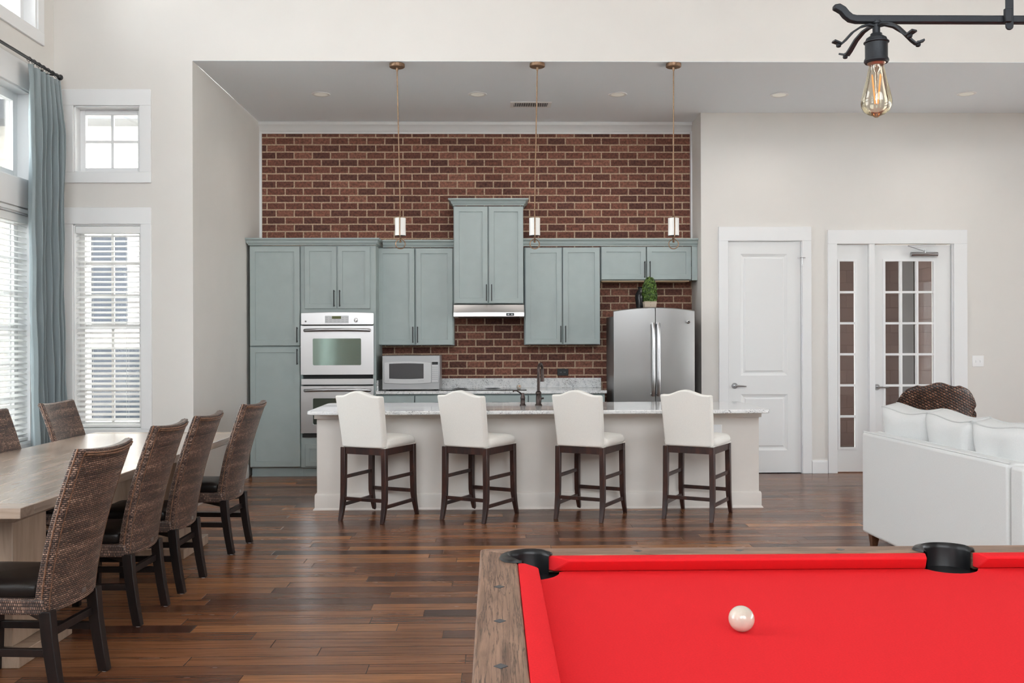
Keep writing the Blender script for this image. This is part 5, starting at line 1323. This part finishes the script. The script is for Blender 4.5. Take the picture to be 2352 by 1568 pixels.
cushion((nr+CU, nn+0.026), (nr+CU, nf-0.026), (-1, 0), 0.062, 0.062)
# pockets
def pocket(cx_, cy_, an, r_, half, wing):
    m_ = MB(); n = 30
    prof_ = [(r_+0.030, RZ+0.001), (r_+0.026, RZ+0.007), (r_+0.014, RZ+0.008), (r_+0.007, RZ+0.013), (r_+0.001, RZ+0.010), (r_-0.002, RZ-0.002), (r_-0.002, BZ-0.09), (r_*0.7, BZ-0.11), (0.0, BZ-0.112)]
    vv = []
    for k in range(n+1):
        f_ = k/n; a_ = math.radians(an-half+2*half*f_); edge = min(f_, 1-f_)*n
        tp = min(1.0, 0.15+edge/5.0)
        for j, (rr_, z) in enumerate(prof_):
            if j < 3: rr_ = r_+0.006+(rr_-r_-0.006)*tp
            if 2 < j < 5: z = RZ+0.003+(z-RZ-0.003)*tp
            vv.append((cx_+rr_*math.cos(a_), cy_+rr_*math.sin(a_), z))
    m = len(prof_); ff = [(k*m+j, k*m+j+1, (k+1)*m+j+1, (k+1)*m+j) for k in range(n) for j in range(m-1)]
    m_.add(vv, ff)
    return m_.build('pocket', M['blackplastic'], t, smooth=True, angle=60, recalc=False)
for cx_, cy_, an in corners: pocket(cx_, cy_, an, CR, 112, 0)
for cx_, cy_, an in sides: pocket(cx_, cy_, an, SR, 98, 0)
def cup(cx_, cy_, r_):
    MB().lathe([(r_, BZ-0.012), (r_, BZ-0.10), (r_*0.8, BZ-0.125), (0.0, BZ-0.126)], (cx_, cy_, 0), 32).build('pocket_cup', M['blackplastic'], t, smooth=True, recalc=False)
cup(pcx, nf+0.055, 0.0757); cup(pcx, nn-0.055, 0.0757)
for sx_, sy_ in ((nl-0.03, nf+0.03), (nr+0.03, nf+0.03), (nl-0.03, nn-0.03), (nr+0.03, nn-0.03)): cup(sx_, sy_, 0.0917)
# diamond sights
def sight(x, y, along):
    a_, b_ = (0.0135, 0.0145)
    pts = [(x-a_, y), (x, y-b_), (x+a_, y), (x, y+b_)]
    MB().prism(pts, RZ-0.0004, RZ+0.0006).build('diamond_sight', M['sight'], t)
M['sight'] = plain('grey_sight', (0.055, 0.06, 0.07), 0.4)
for k in (1, 2, 3):
    yy = nf - k*2*HWD/4
    for xx in (nl-CU-WD*0.50, nr+CU+WD*0.5): sight(xx, yy, 1)
for k in (1, 2, 3, 5, 6, 7):
    xx = nl + k*2*HL/8
    for yy in (nf+CU+WD*0.45, nn-CU-WD*0.45): sight(xx, yy, 0)
# cabinet and legs
ca = 0.005
mb = MB()
mb.box((ox0_+ca, oy0_+ca, 0.56), (ox0_+ca+0.012, oy1_-ca, RZ-0.0505)).box((ox1_-ca-0.012, oy0_+ca, 0.56), (ox1_-ca, oy1_-ca, RZ-0.0505)).box((ox0_+ca+0.012, oy0_+ca, 0.56), (ox1_-ca-0.012, oy0_+ca+0.012, RZ-0.0505)).box((ox0_+ca+0.012, oy1_-ca-0.012, 0.56), (ox1_-ca-0.012, oy1_-ca, RZ-0.0505))
mb.build('cabinet', M['railx'], t, bevel=0.004)
for x in (ox0_+0.10, ox1_-0.27):
    for y in (oy0_+0.10, oy1_-0.27): MB().box((x, y, 0), (x+0.17, y+0.17, BZ-0.0605)).build('leg', M['tableg'], t, bevel=0.008)
MB().box((ox0_+0.28, oy0_+0.2, 0.60), (ox1_-0.28, oy1_-0.2, BZ-0.0605)).build('under_frame', M['darkgap'], t)
# cue ball
p = onZ(1704, 1452, BZ+0.0); br = 0.02858
c = onZ(1703, 1421, BZ+br)
o = MB()
n = 32; rows_ = 20; vv = []
prof_ = [(br*math.sin(PI*k/rows_), c.z-br*math.cos(PI*k/rows_)) for k in range(rows_+1)]; prof_[0] = (0.0, prof_[0][1]); prof_[-1] = (0.0, prof_[-1][1])
print('ball', c, p)
bo = MB().lathe([(r_, z+0.0006) for r_, z in prof_], (c.x, c.y, 0), 40).map(lambda q: q - Vector((c.x, c.y, BZ)))
bb_ = bo.build('cue_ball', M['ball'], None, smooth=True, angle=180); bb_.location = (c.x, c.y, BZ)
tag(bb_, 'ivory white cue ball resting on the red felt', 'ball')

# ------------------------------------------------------------------ billiard lamp
YLp = 2.10
bz_ = onY(2130, 41, YLp).z; xl_ = ax(1950, YLp, 40); 
t = thing('billiard_lamp', 'black wrought-iron bar lamp with clear filament bulb above the pool table', 'lamp', (pcx, YLp, bz_))
bp = [onY(px_, py_, YLp) for px_, py_ in ((1914, 17), (1925, 18), (1935, 24), (1943, 34), (1953, 42), (1966, 45))]
mirror = lambda p: Vector((2*pcx-p.x, p.y, p.z))
z5 = onY(1966, 45, YLp).z; xr_ = onY(1966, 45, YLp).x
def barp(pts, w_, h_):
    vv = []; n = len(pts)
    for i, P in enumerate(pts):
        t_ = (pts[min(i+1, n-1)]-pts[max(i-1, 0)]).normalized(); nr2 = Vector((-t_.z, 0, t_.x)); hh = h_*(0.55 if i == 0 or i == n-1 else 1)
        for a_, b__ in ((-1,-1),(1,-1),(1,1),(-1,1)): vv.append(P + Vector((0, a_*w_/2, 0)) + nr2*b__*hh/2)
    ff = [(0,3,2,1), tuple(4*(n-1)+k for k in range(4))]
    for i in range(n-1):
        for k in range(4): ff.append((4*i+k, 4*i+(k+1) % 4, 4*i+4+(k+1) % 4, 4*i+4+k))
    return MB().add(vv, ff)
full = bp + [mirror(p) for p in reversed(bp)]
barp(full, 0.016, 0.0165).build('bar', M['iron'], t, bevel=0.0025)
def strap(xs_):
    m_ = MB(); zz0 = onY(2312, 73, YLp).z
    pts = []
    m_.prism([(xs_-0.0085, zz0+0.010)] + [(xs_+0.0085*math.cos(a_), zz0+0.0085+0.0085*math.sin(a_)) for a_ in [PI+PI*k/8 for k in range(9)]] + [(xs_+0.0085, zz0+0.010), (xs_+0.0085, bz_+0.9), (xs_-0.0085, bz_+0.9)], YLp-0.014, YLp-0.009, 'y')
    m_.box((xs_-0.012, YLp-0.02, bz_-0.014), (xs_+0.002, YLp-0.0085, bz_+0.016))
    return m_.build('strap', M['iron'], t, bevel=0.0015)
xs1 = ax(2312, YLp, 40); strap(xs1); strap(2*pcx-xs1)
MB().bar((xs1, YLp-0.0115, bz_+0.9), (2*pcx-xs1, YLp-0.0115, bz_+0.9), 0.02, 0.02).tube([(pcx, YLp-0.0115, bz_+0.9), (pcx, YLp-0.0115, TOP-0.03)], 0.01, 10).lathe([(0.07, TOP-0.03), (0.07, TOP-0.001)], (pcx, YLp-0.0115, 0), 24).build('hanger', M['iron'], t)
def lampunit(xc):
    zb = bz_ - 0.0085
    Z = lambda py_: onY(2011, py_, YLp).z
    so = MB().lathe([(0.0, zb+0.001), (0.0105, zb+0.001), (0.0105, zb-0.005), (0.008, zb-0.006), (0.008, Z(76)), (0.0115, Z(77)), (0.0125, Z(79)), (0.0115, Z(82)), (0.014, Z(83)), (0.021, Z(88)), (0.0235, Z(95)), (0.0265, Z(96.5)), (0.0265, Z(98.5)), (0.0235, Z(100)), (0.0235, Z(133)), (0.0255, Z(137)), (0.0262, Z(141)), (0.0235, Z(145)), (0.0, Z(145))], (xc, YLp, 0), 28).build('socket', M['iron'], t, smooth=True, angle=30)
    # four curved arms with ball tips
    ztip = Z(97); zst = Z(62)
    for an in (186, 350, 298, 118):
        ca_, sa_ = math.cos(math.radians(an)), math.sin(math.radians(an)); pts = []
        for f_, dz in ((0.0, 0.0), (0.18, 0.004), (0.36, -0.001), (0.56, -0.014), (0.74, -0.033), (0.82, -0.040), (1.0, -0.034)):
            pts.append(Vector((xc+ca_*0.098*f_, YLp+sa_*0.098*f_, zst+dz)))
        m_ = MB(); w_ = 0.016; sd = Vector((-sa_, ca_, 0)); vv = []
        for i, P in enumerate(pts):
            ww = w_*(0.55+0.45*(i/6)) ; t_ = (pts[min(i+1, 6)]-pts[max(i-1, 0)]).normalized(); up = sd.cross(t_)
            for a_, b__ in ((-1,-1),(1,-1),(1,1),(-1,1)): vv.append(P+sd*a_*ww/2+up*b__*0.0022)
        ff = [(0,3,2,1), tuple(24+k for k in range(4))]
        for i in range(6):
            for k in range(4): ff.append((4*i+k, 4*i+(k+1) % 4, 4*i+4+(k+1) % 4, 4*i+4+k))
        m_.add(vv, ff); q = pts[6]-Vector((ca_*0.012, sa_*0.012, 0.0))
        m_.lathe([(0.0, q.z-0.014), (0.0045, q.z-0.0125), (0.0058, q.z-0.009), (0.0045, q.z-0.005), (0.002, q.z-0.003), (0.002, q.z)], (q.x, q.y, 0), 12)
        m_.build('arm', M['iron'], so, bevel=0.0008)
    bl = MB().lathe([(0.0145, Z(144)), (0.0155, Z(152)), (0.018, Z(165)), (0.0225, Z(187)), (0.0275, Z(208)), (0.0315, Z(226)), (0.0325, Z(236)), (0.031, Z(246)), (0.026, Z(256)), (0.017, Z(263)), (0.008, Z(266.5)), (0.003, Z(270)), (0.0, Z(270.5))], (xc, YLp, 0), 36).build('bulb', M['bulbglass'], t, smooth=True, angle=180)
    MB().lathe([(0.0, Z(143)), (0.0195, Z(144.5)), (0.0185, Z(147)), (0.0155, Z(149.5)), (0.0, Z(149.5))], (xc, YLp, 0), 24).build('collar', M['copper'], bl, smooth=True)
    MB().lathe([(0.0, Z(148)), (0.009, Z(150)), (0.008, Z(160)), (0.003, Z(168)), (0.003, Z(238)), (0.0, Z(240))], (xc, YLp, 0), 12).build('stem', M['stemglass'], bl, smooth=True)
    for an in (20, 110, 200, 290):
        c_, s__ = math.cos(math.radians(an)), math.sin(math.radians(an))
        MB().tube([(xc+c_*0.012, YLp+s__*0.012, Z(173)), (xc+c_*0.004, YLp+s__*0.004, Z(238))], 0.0012, 6).build('filament', M['filament'], bl)
M['copper'] = plain('copper_collar', (0.45, 0.30, 0.22), 0.35, 0.8)
M['stemglass'] = mk_glass('clear_stem_glass', (0.9, 0.9, 0.9), 0.25)
xc_ = ax(2013, YLp, 150); lampunit(xc_); lampunit(2*pcx-xc_)

# ------------------------------------------------------------------ sectional sofa (local: corner at origin, back faces -X and -Y)
pA = onZ(1980, 1221, 0.10); pT = onY(2317, 1066, onZ(2317, 1066, 0.80).y)
pCn = onZ(2317, 1066, 0.80); print('sofa', pA, pCn)
dA = Vector((pA.x-pCn.x, pA.y-pCn.y, 0)); LA = dA.length; rz = math.atan2(-dA.x, dA.y)
t = thing('sectional_sofa', 'light grey linen L-shaped sectional sofa with loose back cushions', 'sofa', (0, 0, 0))
LB = 2.2
m_ = MB().box((0, 0.010, 0.10), (0.13, LA, 0.80)).build('back', M['sofa'], t, bevel=0.02, seg=4)
MB().box((0.003, -0.001, 0.10), (LB, -0.13, 0.795)).map(lambda p: Vector((p.x, p.y+0.13-0.13, p.z))).build('back', M['sofa'], t, bevel=0.02, seg=4)
MB().box((0.132, 0.002, 0.10), (0.95, LA-0.16, 0.30)).box((0.951, 0.002, 0.10), (LB-0.18, 0.82, 0.30)).build('base', M['sofa'], t, bevel=0.01)
MB().box((0.131, LA+0.001, 0.10), (0.98, LA-0.155, 0.62)).build('arm', M['sofa'], t, bevel=0.04, seg=4)
MB().box((LB-0.175, 0.002, 0.10), (LB, 0.85, 0.62)).build('arm', M['sofa'], t, bevel=0.04, seg=4)
MB().tube([(0.012, 0.012, 0.802), (0.012, LA-0.01, 0.802)], 0.005, 6).tube([(0.118, 0.02, 0.800), (0.118, LA-0.01, 0.800)], 0.004, 6).build('piping', M['sofa'], t)
def pillow(sx_, sy_, sz_, cx_, cy_, cz_, tilt=0.0, yaw=0.0, seed=0):
    rg_ = random.Random(seed); ph1, ph2 = rg_.random()*6, rg_.random()*6
    m_ = MB(); n = 16
    def f(u, v, side):
        a_, b__ = 2*u-1, 2*v-1
        e1 = max(0.0, 1-abs(a_)**4.5)**0.5; e2 = max(0.0, 1-abs(b__)**4.5)**0.5
        th = sx_/2*(0.46+0.54*e1*e2) + 0.008*math.sin(a_*5+ph1)*math.sin(b__*4+ph2)*e1*e2
        pinch = 1-0.05*(b__*b__)*(1-abs(a_))
        x = side*th; y = a_*sy_/2*(1-0.04*(1-b__*b__)); z = b__*sz_/2*(1-0.03*(1-a_*a_)) + 0.012*math.sin(a_*3+ph2)
        p = Vector((x, y, z)); p = Matrix.Rotation(tilt, 3, 'Y') @ p; p = Matrix.Rotation(yaw, 3, 'Z') @ p
        return p + Vector((cx_, cy_, cz_))
    A = []; 
    for side in (-1, 1):
        m_.grid(lambda u, v: f(u, v, side), n, n)
    c_ = n+1; tot = c_*c_
    for i in range(n):
        for (p, q) in (((0, i), (0, i+1)), ((n, i), (n, i+1))):
            a_, b__ = p[0]*c_+p[1], q[0]*c_+q[1]; m_.f.append((a_, b__, b__+tot, a_+tot))
            a_, b__ = p[1]*c_+p[0], q[1]*c_+q[0]; m_.f.append((a_, b__, b__+tot, a_+tot))
    bor = []
    for side in (-1, 1):
        loop = [f(k/n, 0, side) for k in range(n)] + [f(1, k/n, side) for k in range(n)] + [f(1-k/n, 1, side) for k in range(n)] + [f(0, 1-k/n, side) for k in range(n)]
        bor.append(loop)
    return m_, bor
def cushion_thing(args, name='back_cushion', label=None):
    m_, bor = pillow(*args)
    o = m_.build(name, M['sofa'], t, smooth=True, angle=180)
    pm = MB()
    for l in bor: pm.tube(l, 0.0045, 6, closed=True)
    pm.build('piping', M['sofa_seam'], o, smooth=True)
    return o
M['sofa_seam'] = fabric('grey_linen_piping', (0.52, 0.525, 0.52), var=0.05)
for i in range(3):
    w_ = 0.60; cy_ = LA-0.32-0.585*i
    cushion_thing((0.24, w_, 0.48, 0.255, cy_, 0.745, -0.22, (0.04, -0.05, 0.03)[i], i+1))
for i in range(2): cushion_thing((0.22, 0.62, 0.50, 0.80+0.62*i, 0.14, 0.735, 0.2, PI/2-0.03, i+9))
MB().box((0.16, 0.86, 0.302), (0.94, LA-0.165, 0.47)).build('seat_cushion', M['sofa'], t, bevel=0.04, seg=4)
MB().box((0.16, 0.05, 0.302), (0.94, 0.855, 0.47)).build('seat_cushion', M['sofa'], t, bevel=0.04, seg=4)
MB().box((0.945, 0.05, 0.302), (LB-0.18, 0.83, 0.47)).build('seat_cushion', M['sofa'], t, bevel=0.04, seg=4)
for (x, y) in ((0.03, LA-0.09), (0.9, LA-0.09), (0.03, -0.10), (LB-0.1, -0.1), (LB-0.1, 0.76)):
    MB().add([(x+0.008, y+0.008, 0), (x+0.042, y+0.008, 0), (x+0.042, y+0.042, 0), (x+0.008, y+0.042, 0), (x, y, 0.0995), (x+0.06, y, 0.0995), (x+0.06, y+0.06, 0.0995), (x, y+0.06, 0.0995)], [(0,3,2,1),(4,5,6,7),(0,1,5,4),(1,2,6,5),(2,3,7,6),(3,0,4,7)]).build('leg', M['leglow'], t, bevel=0.002)
t.location = (pCn.x, pCn.y, 0); t.rotation_euler = (0, 0, rz)

# ------------------------------------------------------------------ wicker armchair behind the sofa
YA = 8.3
c = ax(2184, YA, 900); s_ = F/YA
t = thing('wicker_armchair', 'coarse brown woven armchair behind the grey sofa', 'armchair', (0, 0, 0))
# barrel shell as a closed loop, open toward +Y
def shell(u, v):
    # u along arc (0..1), v around the thick section
    a_ = math.radians(205 + (-10 - 205)*0 + u*130)  # from 205 to 335 deg through 270 (toward camera)
    f_ = abs(2*u-1)
    top = 1.055 - 0.16*max(0, f_-0.45)/0.55 + 0.028*math.cos((2*u-1)*9.0)*0.6
    R0 = 0.34
    ph_ = 2*PI*v
    # section: tall rounded slab, rolled out at top
    zc = 0.5*(top+0.36); hh = 0.5*(top-0.36); cz_ = math.sin(ph_); cr2 = math.cos(ph_)
    z = zc + hh*math.copysign(abs(cz_)**0.5, cz_)
    fl = max(0, (z-0.78)/(top-0.78))
    th = 0.045 + 0.03*fl
    r_ = R0 + th*math.copysign(abs(cr2)**0.6, cr2) + 0.05*fl*fl
    return (r_*math.cos(a_), r_*math.sin(a_)*0.9, z)
sh_ = MB().grid(lambda u, v: shell(u, v), 44, 28)
cap = [tuple(j*45 for j in range(28)), tuple(j*45+44 for j in range(28))[::-1]]
sh_.f += cap
sh_.build('back_shell', M['hyacinth'], t, smooth=True, angle=70)
def armf(s_):
    pts = [(s_*0.335, -0.10, 0.78), (s_*0.36, 0.05, 0.70), (s_*0.36, 0.25, 0.63), (s_*0.34, 0.38, 0.58), (s_*0.33, 0.40, 0.45), (s_*0.33, 0.39, 0.3), (s_*0.32, 0.38, 0.10)]
    MB().tube(pts, [0.06, 0.065, 0.065, 0.06, 0.05, 0.045, 0.04], 14).build('arm', M['hyacinth'], t, smooth=True)
    MB().box((s_*0.30, -0.12, 0.12), (s_*0.36, 0.38, 0.62)).build('side_panel', M['hyacinth'], t, bevel=0.015)
armf(-1); armf(1)
MB().box((-0.299, -0.28, 0.12), (0.299, 0.40, 0.40)).build('seat_base', M['hyacinth'], t, bevel=0.02)
MB().box((-0.28, -0.20, 0.402), (0.28, 0.40, 0.50)).build('seat_cushion', M['linen'], t, bevel=0.03, seg=3)
for x in (-0.27, 0.27):
    for y in (-0.22, 0.34): MB().tube([(x, y, 0), (x, y, 0.119)], 0.025, 10).build('leg', M['leglow'], t)
t.location = (c, YA+0.36, 0); t.rotation_euler = (0, 0, math.radians(-14)); t.scale = (0.88, 0.9, 1.0)

# ------------------------------------------------------------------ outside
struct(MB().box((-40, -30, -0.35), (40, 40, -0.15)).build('ground', M['bounce_ground']), 'pale ground outside the windows, made light to bounce daylight in')
def house(name, label, x0, x1, Y, z1, wins):
    t = thing(name, label, 'building', ((x0+x1)/2, Y, -0.15))
    MB().box((x0, Y, -0.15), (x1, Y+5, z1)).build('wall', M['siding'], t)
    MB().box((x0-0.4, Y-0.45, z1), (x1+0.4, Y+5.4, z1+0.25)).build('eave', M['soffit'], t)
    for (a_, b__, c_, d_) in wins:
        f_ = MB().ring(a_-0.08, b__+0.08, c_-0.08, d_+0.08, 0.08, Y-0.04, Y-0.0005).build('window', M['trim'], t)
        MB().box((a_, Y-0.02, c_), (b__, Y-0.001, d_)).build('pane', M['extglass'], f_)
YN = 13.0
wa = onY(205, 700, YN).x; wb = onY(292, 700, YN).x
house('neighbouring_house', 'cream sided house with dark windows seen through the front windows', -9.5, -3.3, YN, az(290, YN, 260),
      [(ax(212, YN), ax(296, YN), az(745, YN, 250), az(545, YN, 250)), (ax(212, YN), ax(330, YN), az(960, YN, 250), az(800, YN, 250))])
rng = random.Random(11)
for i, (x, y, h, lb) in enumerate([(-5.2, 11.3, 0.62, 'low leafy shrub outside the window beside the kitchen opening'), (-5.6, 9.4, 1.9, 'leafy shrub outside the far end of the side window'), (-6.0, 7.6, 1.6, 'leafy shrub outside the middle of the side window')]):
    t = thing('garden_shrub', lb, 'shrub', (x, y, -0.15), 'shrubs outside the windows')
    MB().tube([(x, y, -0.15), (x, y, h*0.5)], 0.03, 8).build('stem', M['leglow'], t)
    m_ = MB(); leafball(m_, rng, 900, (x, y), lambda u: 0.55*math.sqrt(max(0.02, 1-(2*u-1)**2)), 0.0, h, 0.06); m_.build('foliage', M['shrub'], t, recalc=False)
bpy.context.view_layer.update()
